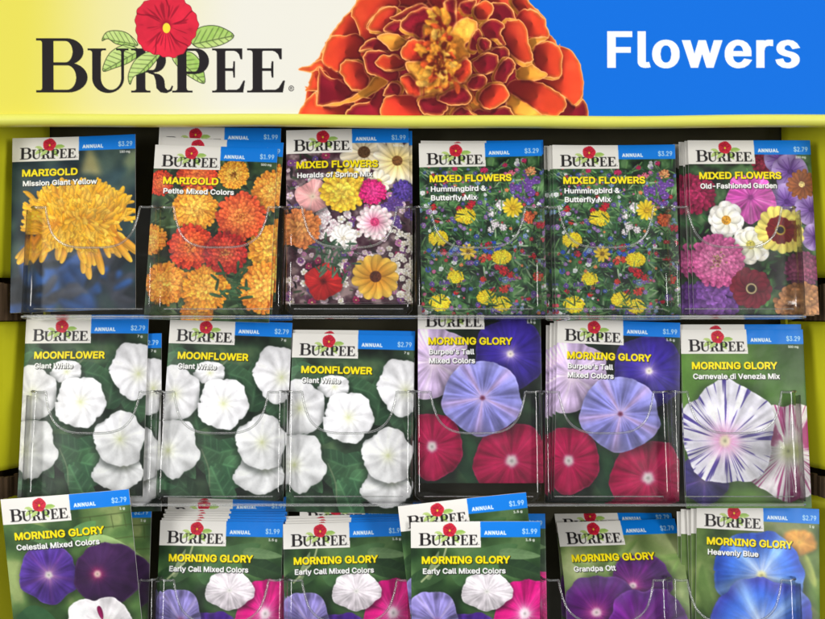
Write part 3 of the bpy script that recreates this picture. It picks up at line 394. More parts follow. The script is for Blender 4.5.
PW, PH = 123.0, 178.0      # the packet's print, in its own units
BLUE = (8, 128, 232)
def packet_print(paint, price, title, tw, subs, weight=None):
    cv = Print(PW, PH, 4)
    paint(cv)
    cv.blur(None, 1, 1)
    sl, X, Y = cv.full()
    cv.a[sl] *= (1 + .035 * (nz(X, Y, .7, 3) - .5) + .03 * (nz(X, Y, 2.0, 8) - .5) + .34 * (fbm(X, Y, 55, len(title) + len(price)) - .5) + .22 * (fbm(X, Y, 14, 4) - .5))[..., None]
    fill(cv, [[(64, -1), (124, -1), (124, 15.2), (64, 15.2)]], BLUE)
    fill(cv, [[(-1, -1), (66, -1), (66.5, 25), (-1, 25)]], (240, 237, 230))
    mark(cv, 8, 22.6, 55.5)
    fill(cv, [[(64.3, 21.8), (65, 21.8), (65, 22.5), (64.3, 22.5)]], (40, 36, 38))
    text(cv, 'ANNUAL', 70, 12.6, 3.2, (235, 246, 255), 20.5, bold=.32, track=.5)
    text(cv, price, 105.5, 12.0, 4.7, (205, 236, 255), 14.5, bold=.10)
    if weight: text(cv, weight, 117.5 - len(weight) * 1.75, 19.0, 2.2, (240, 240, 235), len(weight) * 1.75, bold=.12)
    text(cv, title, 10, 40.3, 6.6, (255, 232, 10), tw, bold=.44, shadow=(30, 30, 10))
    for i, (s, w) in enumerate(subs):
        text(cv, s, 11, 50.2 + 9.0 * i, 4.9, (250, 250, 248), w, bold=.27, shadow=(25, 28, 25))
    return np.clip(cv.small(2), 0, 1)

G = [(14, 26, 18), (28, 52, 30), (46, 78, 42), (78, 112, 62)]

def p_shaggy(cv):
    ground(cv, [(12, 22, 30), (24, 42, 52), (40, 62, 66), (72, 94, 86)], 26, 2)
    for x, y, a, l, w, c, c2 in ((70, 60, -1.4, 46, 11, (160, 152, 104), (150, 150, 110)), (88, 50, -1.9, 40, 12, (176, 164, 112), (150, 150, 104)), (112, 44, -1.2, 30, 14, (150, 158, 116), (110, 130, 100)),
                                (52, 40, .2, 60, 12, (26, 46, 50), (40, 66, 70)), (20, 60, -.8, 40, 10, (40, 70, 96), (46, 76, 100)), (75, 62, -.6, 50, 16, (30, 56, 62), (60, 90, 96)),
                                (34, 120, 1.5, 60, 30, (34, 78, 150), (60, 106, 176)), (50, 130, 1.0, 60, 24, (40, 84, 150), (30, 60, 110)), (8, 120, 1.3, 60, 18, (20, 30, 36), (40, 50, 60)), (92, 120, 1.2, 70, 26, (34, 44, 58), (60, 66, 80))):
        leaf(cv, x, y, a, l, w, c, c2)
    cv.blur(None, 3, 9)
    dabs(cv, 30, [(60, 100, 170), (40, 80, 140), (70, 76, 92), (30, 44, 56)], 20, 46, 3, (14, 118, 110, 176), .35, .5)
    cv.blur(None, 3, 5)
    rg = random.Random(4)
    cx, cy = 66, 82
    for i in range(26):                                     # the long drooping petals
        a = rg.uniform(.15, 3.0)
        x = cx + math.cos(a) * 34; y = cy + 12 + math.sin(a) * 12
        petal(cv, x, y, 1.57 + (math.cos(a)) * -.75 + rg.uniform(-.25, .25), rg.uniform(22, 44), rg.uniform(6, 9), col((196, 112, 14)), col((246, 190, 66)) * rg.uniform(.88, 1.04), curl=rg.uniform(-.5, .5))
    q = polar(cv, cx, cy - 2, 48, .66)
    cv.put(q[0], np.clip((46 + 5 * np.sin(q[4] * 11) - q[3]) * .8, 0, 1), mix(np.ones(q[1].shape + (3,)) * col((168, 92, 10)), col((232, 166, 26)), fbm(q[1], q[2], 5, 4)))
    for ring in range(20):
        f = 1 - ring / 20
        n = int(34 * f + 8)
        for i in range(n):
            a = (i + rg.random()) * 6.283 / n
            x = cx + math.cos(a) * 45 * f + rg.uniform(-3, 3); y = cy + 1 + math.sin(a) * 27 * f + rg.uniform(-2, 2)
            up = -1.57 if math.sin(a) < .55 else 1.2
            ox, oy = math.cos(a) * .8 * f + .45 * math.cos(up), math.sin(a) * .5 * f + .75 * math.sin(up)
            out = math.atan2(oy, ox) + rg.gauss(0, .55)
            ln = rg.uniform(8, 15) * (.65 + .5 * f)
            base = mix(col((246, 178, 22)), col((255, 206, 74)), rg.random()) * rg.uniform(.84, 1.03)
            petal(cv, x, y, out, ln, rg.uniform(3.8, 6.6), mix(col((186, 100, 8)), base, .35 + .5 * rg.random()), np.clip(base, 0, 1), curl=rg.uniform(-.9, .9))
            if rg.random() < .3: petal(cv, x + math.cos(out) * ln * .7, y + math.sin(out) * ln * .7, out + rg.choice((-.5, .5)), ln * .4, 2.6, np.clip(base * .95, 0, 1), np.clip(base * 1.05, 0, 1))

def p_petite(cv):
    ground(cv, [(20, 34, 22), (36, 58, 36), (58, 84, 50), (96, 120, 80)], 14, 5)
    dabs(cv, 260, [(58, 92, 56), (40, 66, 44), (88, 118, 80), (26, 44, 30)], 5, 16, 8, thin=.22)
    O, Y_, R_ = ((244, 150, 50), (252, 190, 90), (170, 70, 14)), ((238, 154, 44), (248, 192, 84), (166, 80, 14)), ((206, 58, 34), (244, 130, 62), (110, 14, 16))
    for x, y, r, k, core in ((45, 30, 20, R_, None), (8, 40, 13, R_, None), (3, 98, 15, O, None), (121, 45, 21, O, None), (81, 29, 15, Y_, (90, 60, 10)), (20, 142, 21, O, None), (52, 172, 16, O, None), (122, 103, 24, Y_, None),
                             (117, 143, 26, O, None), (59, 146, 23, Y_, None), (44, 66, 22, Y_, None), (90, 72, 24, ((224, 84, 48), (252, 150, 70), (140, 30, 20)), (250, 170, 70)), (42, 104, 22, R_, (250, 190, 90)), (77, 110, 21, ((170, 34, 34), (236, 110, 70), (90, 10, 18)), (250, 190, 90))):
        pompom(cv, x, y, r, k[0], k[1], k[2], dens=1.25, seed=int(x), pw=.225, core=core, jit=.22)
    dabs(cv, 26, [(48, 84, 56), (60, 100, 66)], 7, 14, 18, (70, 125, 100, 165), thin=.25)

def p_spring(cv):
    ground(cv, [(34, 18, 28), (66, 34, 50), (84, 62, 70), (150, 128, 130)], 9, 9)
    dabs(cv, 200, [(40, 52, 40), (66, 80, 60), (96, 60, 86), (30, 20, 30)], 4, 12, 3, thin=.3)
    rg = random.Random(12)
    for _ in range(170):
        c = rg.choice(((236, 226, 222), (216, 190, 204), (190, 120, 170), (120, 66, 130), (150, 40, 86), (240, 236, 228), (96, 70, 140)))
        blossom(cv, rg.uniform(0, 123), rg.uniform(26, 178), rg.uniform(2.2, 4.6), c, (200, 190, 120), rg)
    for _ in range(70): blossom(cv, rg.gauss(116, 9), rg.gauss(135, 22), rg.uniform(2, 4), (238, 232, 222), (220, 210, 160), rg)
    for _ in range(34): blossom(cv, rg.gauss(38, 12), rg.gauss(93, 8), rg.uniform(2.5, 4.5), (240, 222, 226), (200, 150, 170), rg)
    for _ in range(30): blossom(cv, rg.gauss(112, 8), rg.gauss(84, 12), rg.uniform(2.5, 4.5), (92, 60, 140), (150, 120, 180), rg)
    daisy(cv, 78, 25, 24, (222, 204, 168), (236, 226, 204), 13, (92, 62, 40), .26, .24)
    daisy(cv, 111, 34, 24, (240, 210, 120), (240, 232, 220), 13, (120, 78, 40), .22, .2)
    daisy(cv, 92, 56, 12, (246, 232, 190), (248, 240, 222), 10, (220, 190, 90), .3, .3)
    glory(cv, 27, 70, 17, (226, 160, 160), (240, 200, 196), (240, 214, 190), asp=1.0, lobes=4, lob=.1, seed=3)
    pompom(cv, 14, 102, 20, (222, 128, 66), (240, 166, 90), (130, 60, 30), dens=1.1, seed=5, pw=.26)
    pompom(cv, 57, 64, 22, (238, 190, 46), (252, 222, 90), (170, 110, 20), dens=1.1, seed=6, pw=.30)
    pompom(cv, 86, 66, 13, (206, 30, 110), (236, 70, 150), (110, 6, 56), dens=1.0, seed=7, pw=.3)
    pompom(cv, 116, 64, 10, (70, 50, 140), (110, 80, 180), (36, 20, 70), dens=.8, seed=9, pw=.34)
    daisy(cv, 88, 97, 17, (214, 110, 150), (246, 238, 236), 15, (196, 60, 110), .26, .22, rows=2)
    daisy(cv, 57, 113, 13, (240, 236, 230), (248, 244, 240), 12, (230, 220, 200), .2, .3, rows=2)
    glory(cv, 37, 156, 18, (178, 30, 34), (206, 50, 44), (90, 16, 20), lobes=4, lob=.08, seed=8)
    daisy(cv, 88, 152, 22, (206, 130, 30), (240, 196, 84), 13, (84, 40, 24), .26, .28)
    dabs(cv, 60, [(60, 92, 70), (90, 120, 96)], 6, 14, 33, (30, 118, 64, 148), thin=.2)

def p_meadow(cv):
    ground(cv, [(16, 30, 22), (34, 66, 40), (58, 100, 56), (100, 142, 90)], 10, 14)
    dabs(cv, 1100, [(70, 126, 64), (46, 92, 52), (108, 156, 92), (26, 50, 32), (72, 114, 94), (150, 178, 138)], 4, 13, 22, thin=.16)
    rg = random.Random(77)
    for _ in range(90): blossom(cv, rg.uniform(0, 123), rg.uniform(18, 178), rg.uniform(1.6, 3.2), rg.choice(((60, 80, 160), (96, 80, 160), (120, 70, 150), (226, 230, 236), (120, 150, 200), (150, 110, 180))), (210, 210, 190), rg)
    for _ in range(230): blossom(cv, rg.uniform(0, 123), rg.uniform(16, 178), rg.uniform(1.0, 2.2), rg.choice(((90, 110, 190), (130, 100, 180), (220, 60, 90), (230, 230, 236), (200, 90, 150), (190, 180, 210), (230, 120, 70), (70, 60, 150), (180, 30, 50))), (220, 220, 170), rg)
    for _ in range(26): blossom(cv, rg.uniform(0, 123), rg.uniform(100, 178), rg.uniform(1.8, 3.4), rg.choice(((96, 70, 150), (130, 100, 170))), (190, 170, 200), rg)
    for _ in range(22): blossom(cv, rg.gauss(104, 9), rg.gauss(52, 7), rg.uniform(2.5, 4.4), (104, 62, 150), (160, 130, 190), rg)
    for _ in range(14): blossom(cv, rg.gauss(50, 18), rg.gauss(112, 3), rg.uniform(2, 4), (40, 80, 190), (90, 130, 220), rg)
    for x, y in ((36, 27), (66, 29), (84, 24), (106, 20), (92, 33), (14, 66), (40, 68), (52, 63), (48, 66), (16, 80), (66, 106), (120, 86), (112, 118), (68, 118), (60, 120), (78, 128), (84, 132), (62, 140), (80, 150), (72, 153), (34, 153), (115, 138), (10, 150), (104, 160), (24, 112), (90, 136), (78, 168)):
        c = rg.choice(((206, 36, 44), (190, 30, 60), (222, 70, 54))) if y > 60 else rg.choice(((206, 50, 110), (190, 40, 100), (230, 120, 150)))
        pompom(cv, x + rg.uniform(-2, 2), y, rg.uniform(2.4, 4.8), c, c, (100, 10, 24), asp=rg.uniform(.7, 1), dens=.6, seed=x, pw=.5)
    pompom(cv, 111, 31, 5, (232, 150, 96), (240, 170, 110), (150, 80, 50), dens=.6, pw=.5); pompom(cv, 108, 78, 6, (214, 90, 50), (230, 120, 70), (130, 40, 20), dens=.6, pw=.5)
    for x, y, r in ((79, 65, 5.5), (71, 73, 4), (74, 84, 4.5), (82, 88, 3.6), (70, 90, 3.2)):
        pompom(cv, x, y, r, (226, 222, 220), (244, 240, 236), (140, 120, 140), dens=.6, seed=x, pw=.45)
    for x, y, r in ((45, 76, 10), (18, 98, 9.5), (80, 118, 9.5), (34, 137, 8), (18, 163, 10), (64, 158, 9), (79, 165, 9)):
        pompom(cv, x, y, r, (236, 198, 30), (250, 226, 60), (160, 120, 8), asp=.74, dens=1.1, seed=x, pw=.27)
    dabs(cv, 260, [(70, 126, 64), (46, 92, 52), (108, 150, 92), (30, 56, 36)], 5, 14, 91, thin=.13)
    daisy(cv, 92, 68, 10, (196, 160, 20), (226, 200, 50), 12, (190, 150, 30), .3, .2); daisy(cv, 47, 112, 8, (196, 160, 20), (220, 190, 60), 9, (120, 90, 20), .3, .22)

def p_cottage(cv):
    ground(cv, [(22, 24, 22), (40, 46, 36), (52, 84, 50), (86, 120, 76)], 13, 19)
    dabs(cv, 200, [(50, 96, 52), (36, 60, 38), (80, 130, 70), (40, 24, 40)], 5, 16, 6, thin=.35)
    rg = random.Random(5)
    pompom(cv, 6, 56, 20, (130, 24, 60), (170, 40, 90), (60, 6, 24), seed=2)
    pompom(cv, 78, 24, 14, (120, 26, 50), (150, 40, 70), (60, 8, 24), seed=3)
    for x, y, r in ((92, 20, 17), (101, 33, 18), (96, 64, 18), (120, 72, 16), (122, 100, 13)):
        daisy(cv, x, y, r, (88, 50, 130), (184, 160, 220), 5, (60, 30, 90), .16, .62, rot=rg.random()); 
        for i in range(15): line(cv, [(x, y), (x + math.cos(i * .42) * r * .8, y + math.sin(i * .42) * r * .8)], .28, (76, 34, 116), .7)
    daisy(cv, 112, 46, 15, (96, 50, 30), (150, 86, 46), 14, (214, 190, 120), .2, .2, rows=2)
    glory(cv, 60, 60, 24, (208, 84, 176), (226, 130, 200), (90, 30, 90), lobes=5, lob=.09, tr=.10, glow=.14, seed=4, creases=.3, streak=.22)
    for i in range(30): line(cv, [(60, 60), (60 + math.cos(i * .21) * 20, 60 + math.sin(i * .21) * 20)], .25, (150, 40, 130), .45)
    daisy(cv, 35, 83, 18, (226, 222, 196), (246, 242, 238), 8, (214, 150, 30), .26, .42, rows=2)
    daisy(cv, 58, 108, 19, (220, 220, 180), (244, 240, 232), 8, (206, 196, 90), .24, .42, rows=2)
    pompom(cv, 108, 132, 18, (120, 50, 90), (170, 90, 120), (60, 20, 46), seed=6)
    daisy(cv, 88, 93, 23, (222, 196, 90), (240, 226, 120), 16, (30, 22, 26), .22, .26, ring=(110, 22, 34))
    q = polar(cv, 88, 93, 8); cv.put(q[0], np.exp(-((q[3] - 4.4) / .8) ** 2), np.ones(q[1].shape + (3,)) * col((206, 170, 60)))
    pompom(cv, 22, 162, 26, (96, 56, 130), (140, 90, 170), (46, 20, 70), asp=.9, seed=7)
    pompom(cv, 106, 168, 26, (176, 120, 76), (200, 150, 96), (90, 50, 34), asp=.8, seed=8)
    pompom(cv, 25, 124, 26, (190, 84, 140), (222, 140, 178), (110, 30, 76), dens=1.3, seed=9, pw=.24, core=(200, 190, 120))
    daisy(cv, 57, 152, 20, (84, 16, 34), (120, 30, 50), 14, (40, 20, 24), .3, .3, rows=2)
    q = polar(cv, 57, 152, 8); cv.put(q[0], np.exp(-((q[3] - 4.6) / .8) ** 2), np.ones(q[1].shape + (3,)) * col((210, 190, 140)))

def moon(cv, x, y, r, seed=0, asp=1.0, off=(0, 0), rot=.3):
    """a white bloom: one broad pleated disc, five pale rays, soft grey hollows between them"""
    q = polar(cv, x, y, r * 1.1, asp)
    if not q: return
    sl, X, Y, d, th = q
    cv.put(sl, .5 * smooth(1.25, .92, np.hypot(X - x - 1, (Y - y) / asp - 2) / r), np.ones(X.shape + (3,)) * col((14, 22, 18)))
    R = r * (.98 + .035 * np.cos(5 * (th - rot)) + .16 * (nz(th * 1.3 + 30, 0 * th, .5, seed) - .5) + .07 * (nz(th * 4 + 70, 0 * th, .5, seed) - .5))
    m = np.clip((R - d) * 1.2 + .5, 0, 1)
    dx, dy = X - x - off[0], (Y - y - off[1]) / asp
    t2 = np.arctan2(dy, dx); rn = np.hypot(dx, dy) / R
    wv = t2 + .12 * np.sin(rn * 4 + seed)
    ang = np.abs(np.angle(np.exp(1j * 5 * (wv - rot)))) / 5
    lit = .945 + .05 * np.cos(t2 + 2.2 + .4 * np.sin(seed)) * rn
    lit = lit + .04 * np.exp(-(ang / .10) ** 2) - .075 * np.exp(-((ang - .36) / .15) ** 2) * smooth(.1, .4, rn) * (.5 + nz(t2 * 3, rn, 1, seed))
    lit = lit + .07 * (fbm(X, Y, r * .45, seed) - .5) * 2 + .05 * (nz(t2 * 9 + 40, rn * 2, 1, seed) - .5)
    lit = lit - .13 * np.exp(-((np.abs(np.angle(np.exp(1j * (t2 - 1.1 - seed)))) ) / .22) ** 2) * smooth(.3, .8, rn)
    lit = lit - .10 * smooth(.84, 1.0, d / R) * nz(th * 4, 0 * th, 1, seed + 1)
    c = lit[..., None] * np.array([1.0, .998, 1.012])
    c = mix(c, col((232, 234, 202)) * lit[..., None], np.exp(-(rn / .26) ** 2) * .8)
    c = mix(c, col((204, 210, 150)), np.exp(-(rn / .07) ** 2) * .7)
    cv.put(sl, m, np.clip(c, 0, .985))

def p_moon(cv):
    ground(cv, [(18, 28, 22), (34, 50, 36), (50, 74, 52), (76, 102, 70)], 20, 23)
    rg = random.Random(31)
    for i in range(34):
        x, y = rg.uniform(-10, 120), rg.uniform(24, 175)
        a = rg.uniform(0, 6.3); ln = rg.uniform(34, 58); s = rg.uniform(.65, 1.25)
        c = np.array((70, 108, 74)) * s; c2 = np.array((46, 80, 56)) * s
        leaf(cv, x - math.cos(a) * ln * .5, y - math.sin(a) * ln * .5, a, ln, ln * rg.uniform(.6, .85), tuple(c), tuple(c2), tuple(np.minimum(c * 1.35, 255)), al=.92, heart=True)
    line(cv, spline([(60, 40), (48, 56), (36, 66)], 4, False), .9, (130, 140, 116), .6)
    line(cv, spline([(40, 130), (48, 148), (50, 166)], 4, False), .7, (130, 140, 110), .6)
    moon(cv, 44, 54, 16, asp=.75, seed=11)
    moon(cv, 10, 76, 26, asp=1.1, seed=2, rot=.8)
    moon(cv, 112, 52, 25, asp=1.15, seed=3, off=(3, 4), rot=.5)
    moon(cv, 13, 130, 25, asp=1.15, seed=4, off=(-6, 2))
    moon(cv, 98, 153, 25, asp=.8, seed=5, off=(6, -8))
    moon(cv, 99, 121, 26, asp=1.05, seed=6, rot=1.0)
    moon(cv, 59, 84, 25.5, seed=7, rot=.1)

def p_tall(cv):
    ground(cv, [(12, 18, 20), (22, 34, 26), (34, 54, 36), (48, 76, 50)], 20, 29)
    for x, y, a, l, w in ((30, 80, .2, 50, 20), (40, 130, 1.2, 60, 36), (56, 60, 2.4, 40, 10)):
        leaf(cv, x, y, a, l, w, (44, 82, 52), (30, 58, 40), heart=True)
    glory(cv, 92, 50, 36, (52, 36, 140), (64, 44, 160), (236, 226, 214), tr=.10, glow=.22, thcol=(190, 170, 220), seed=1, asp=1.0, rot=.1, edge=(44, 28, 120))
    glory(cv, 16, 58, 36, (206, 182, 222), (232, 216, 236), (230, 210, 230), seed=2, rot=.6, lob=.07, creases=.2)
    leaf(cv, 34, 78, 1.1, 40, 26, (90, 60, 130), (120, 90, 160))
    for x, y, r, a in ((14, 142, 30, 1.1), (92, 156, 37, 1.0)):
        glory(cv, x, y, r, (170, 18, 74), (196, 30, 90), (222, 214, 214), tr=.17, glow=.2, thcol=(150, 20, 70), seed=int(x), asp=a, lob=.05, edge=(150, 12, 62), creases=.2)
    glory(cv, 64, 94, 39, (138, 138, 214), (206, 176, 226), (120, 60, 90), asp=.96, rot=.45, tr=.07, glow=.22, thcol=(214, 190, 232), seed=9, starw=.14, edge=(150, 150, 222), creases=.26, streak=.18)

def p_streaked(cv):
    ground(cv, [(56, 88, 38), (72, 110, 46), (88, 128, 56), (104, 142, 68)], 60, 33, 2)
    glory(cv, 18, 150, 24, (58, 52, 108), (90, 70, 140), (120, 100, 150), seed=6)
    glory(cv, 102, 122, 46, (236, 228, 234), (246, 240, 242), (218, 224, 170), asp=1.02, rot=.2, seed=4, tr=.13, glow=.22, stripes=(156, 30, 106), streak=.1, lob=.03)
    q = polar(cv, 102, 122, 44, 1.02)
    d = q[4] + .05 * (nz(q[3], q[4] * 3, 3, 2) - .5)
    for a0, a1 in ((-2.9, -1.95), (-1.02, -.1)):
        w = smooth(a0, a0 + .10, d) * smooth(a1, a1 - .10, d) * smooth(12, 22, q[3] + 5 * nz(q[4] * 20, q[3], 4, 3)) * smooth(45, 43.5, q[3] + 2 * np.sin(q[4] * 5))
        cv.put(q[0], w, np.clip(mix(np.ones(q[1].shape + (3,)) * col((158, 22, 102)), col((186, 60, 134)), nz(q[4] * 18 + 50, q[3], 8, 5)), 0, 1))
    glory(cv, 44, 104, 46, (228, 226, 238), (246, 244, 248), (236, 226, 190), asp=1.12, rot=.9, seed=3, tr=.12, glow=.3, off=(-4, 8), thcol=(220, 130, 190), stripes=(64, 50, 140), streak=.1, lob=.05, creases=.16)

def p_dusk(cv):
    ground(cv, [(52, 80, 44), (72, 104, 56), (96, 128, 70), (150, 168, 104)], 26, 37)
    for y in (22, 34, 46): line(cv, [(70, y + 2), (123, y)], .6, (70, 84, 44), .6)
    for x in (84, 104, 116): line(cv, [(x, 24), (x + 1, 36)], .5, (70, 84, 44), .6)
    for x, y, a, l, w, c, c2 in ((66, 44, -.6, 28, 22, (110, 160, 96), (92, 140, 80)), (20, 30, .4, 46, 22, (70, 112, 62), (90, 130, 76)), (80, 46, .4, 50, 26, (170, 200, 130), (140, 176, 104)), (10, 110, .9, 70, 50, (64, 108, 66), (46, 84, 52)), (90, 150, .3, 40, 40, (60, 104, 60), (46, 84, 50)), (2, 150, .3, 60, 40, (70, 112, 66), (58, 98, 60))):
        leaf(cv, x, y, a, l, w, c, c2, heart=True)
    glory(cv, 40, 76, 29, (84, 52, 148), (104, 60, 150), (226, 220, 214), seed=2, asp=.95, tr=.13, glow=.30, thcol=(210, 150, 190), edge=(92, 62, 160), lob=.07, creases=.2)
    glory(cv, 96, 80, 32, (58, 32, 72), (64, 34, 76), (222, 190, 180), seed=3, tr=.11, glow=.2, thcol=(190, 50, 110), asp=.96, off=(-10, -1), streak=.06, lob=.02, creases=.05)
    glory(cv, 82, 134, 34, (238, 234, 236), (246, 244, 244), (206, 220, 150), seed=4, tr=.17, glow=.24, asp=.95, lob=.07, off=(6, 0), streak=.05)
    for a, l in ((-3.0, 14), (-1.75, 14), (-.25, 13), (2.2, 13), (1.0, 12)):
        petal(cv, 88 + math.cos(a) * 10, 134 + math.sin(a) * 10, a, l, 5, col((150, 30, 90)), col((120, 16, 70)))

def p_mixed(cv):
    ground(cv, [(30, 52, 30), (46, 76, 42), (66, 100, 56), (92, 126, 76)], 26, 41)
    for x, y, a, l, w, c, c2 in ((40, 56, -.5, 70, 40, (84, 122, 76), (66, 104, 60)), (84, 40, .3, 50, 26, (34, 56, 36), (48, 74, 44)), (0, 60, -.4, 50, 24, (40, 70, 40), (60, 92, 54)), (60, 60, .2, 60, 20, (110, 140, 94), (84, 116, 70)), (16, 56, -1.2, 30, 8, (140, 160, 120), (120, 140, 100)), (84, 30, .1, 40, 14, (96, 128, 84), (110, 140, 96))):
        leaf(cv, x, y, a, l, w, c, c2, heart=True)
    line(cv, [(34, 24), (30, 38), (10, 58)], .9, (190, 200, 150), .8)
    glory(cv, 56, 122, 34, (70, 36, 130), (90, 50, 150), (224, 200, 220), seed=2, tr=.15, glow=.24, creases=.2)
    glory(cv, 112, 92, 33, (200, 24, 118), (214, 50, 136), (240, 226, 232), seed=3, tr=.15, glow=.24, asp=1.1, off=(-4, -2), creases=.26, edge=(178, 14, 104))
    glory(cv, 72, 68, 24, (236, 228, 234), (246, 240, 244), (226, 224, 220), seed=4, asp=.76, tr=.1, glow=.12, rot=.2, lob=.05)
    glory(cv, 20, 92, 25, (146, 136, 204), (190, 176, 226), (140, 70, 120), seed=5, tr=.09, glow=.16, off=(5, 6), creases=.24, streak=.2)
    glory(cv, 96, 126, 23, (226, 130, 190), (244, 190, 220), (246, 226, 236), seed=6, tr=.14, glow=.26, asp=.9, creases=.2)

def p_purple(cv):
    ground(cv, [(74, 94, 52), (104, 126, 72), (134, 154, 94), (170, 184, 126)], 30, 43)
    for x, y, a, l, w in ((60, 44, -.1, 70, 8), (70, 60, .5, 60, 9), (20, 70, -.7, 80, 9), (80, 100, -1.0, 70, 7), (100, 60, 1.2, 70, 8), (10, 40, .5, 50, 12)):
        leaf(cv, x, y, a, l, w, (140, 166, 96), (110, 140, 76))
    cv.blur(None, 2, 2)
    kw = dict(throat=(244, 220, 226), tr=.13, glow=.27, thcol=(226, 90, 170), lob=.05, creases=.16)
    glory(cv, 78, 60, 30, (84, 22, 100), (100, 30, 112), asp=.85, seed=2, edge=(76, 40, 100), off=(-10, 6), **kw)
    glory(cv, 34, 90, 38, (78, 20, 98), (94, 28, 112), asp=.95, seed=3, edge=(84, 44, 112), off=(-4, 2), **kw)
    glory(cv, 80, 110, 41, (92, 20, 116), (108, 30, 126), asp=1.0, seed=4, edge=(92, 40, 126), off=(-10, 2), **kw)

def p_blue(cv):
    ground(cv, [(54, 78, 40), (82, 108, 54), (108, 132, 72), (150, 160, 104)], 24, 47)
    for x, y, a, l, w, c, c2 in ((100, 60, .9, 60, 26, (120, 148, 72), (84, 116, 52)), (6, 60, 1.3, 60, 24, (116, 140, 78), (84, 112, 56)), (108, 110, 1.2, 60, 30, (70, 110, 48), (96, 134, 66)), (0, 130, .9, 50, 30, (90, 116, 60), (120, 140, 80)), (104, 40, 1.2, 40, 10, (180, 190, 100), (140, 160, 80))):
        leaf(cv, x, y, a, l, w, c, c2)
    cv.blur(None, 2, 2)
    glory(cv, 102, 34, 18, (226, 158, 70), (236, 180, 90), (240, 190, 90), seed=1, asp=.7, halo=.2, soft=4)
    cv.blur(None, 2, 3)
    kw = dict(throat=(246, 240, 170), tr=.11, glow=.44, thcol=(222, 232, 250), lob=.03, streak=.10, creases=.05, soft=1.2)
    glory(cv, 62, 66, 45, (52, 104, 206), (150, 190, 240), asp=.92, seed=2, edge=(40, 80, 190), off=(2, 2), rot=.2, starw=.2, **kw)
    glory(cv, 66, 118, 52, (46, 96, 204), (150, 190, 240), asp=.92, seed=3, edge=(62, 70, 176), off=(-2, 0), rot=.5, starw=.2, **kw)

DESIGNS = {
 'shaggy': (p_shaggy, '$3.29', 'MARIGOLD', 56, [('Mission Giant Yellow', 74)], '150 mg'),
 'petite': (p_petite, '$1.99', 'MARIGOLD', 56, [('Petite Mixed Colors', 71)], '500 mg'),
 'spring': (p_spring, '$1.99', 'MIXED FLOWERS', 82, [('Heralds of Spring Mix', 75)], '500 mg'),
 'meadow': (p_meadow, '$3.29', 'MIXED FLOWERS', 82, [('Hummingbird &', 55), ('Butterfly Mix', 46)], None),
 'cottage': (p_cottage, '$2.79', 'MIXED FLOWERS', 82, [('Old-Fashioned Garden', 76)], '200 mg'),
 'moon': (p_moon, '$2.79', 'MOONFLOWER', 71, [('Giant White', 39)], '7 g'),
 'tall': (p_tall, '$1.99', 'MORNING GLORY', 84, [("Burpee's Tall", 45), ('Mixed Colors', 46)], '1.5 g'),
 'streaked': (p_streaked, '$3.29', 'MORNING GLORY', 85, [('Carnevale di Venezia Mix', 86)], '500 mg'),
 'dusk': (p_dusk, '$2.79', 'MORNING GLORY', 86, [('Celestial Mixed Colors', 80)], '1 g'),
 'mixed': (p_mixed, '$1.99', 'MORNING GLORY', 84, [('Early Call Mixed Colors', 79)], '1.5 g'),
 'purple': (p_purple, '$2.79', 'MORNING GLORY', 84, [('Grandpa Ott', 42)], None),
 'blue': (p_blue, '$2.79', 'MORNING GLORY', 85, [('Heavenly Blue', 50)], '1 g'),
}

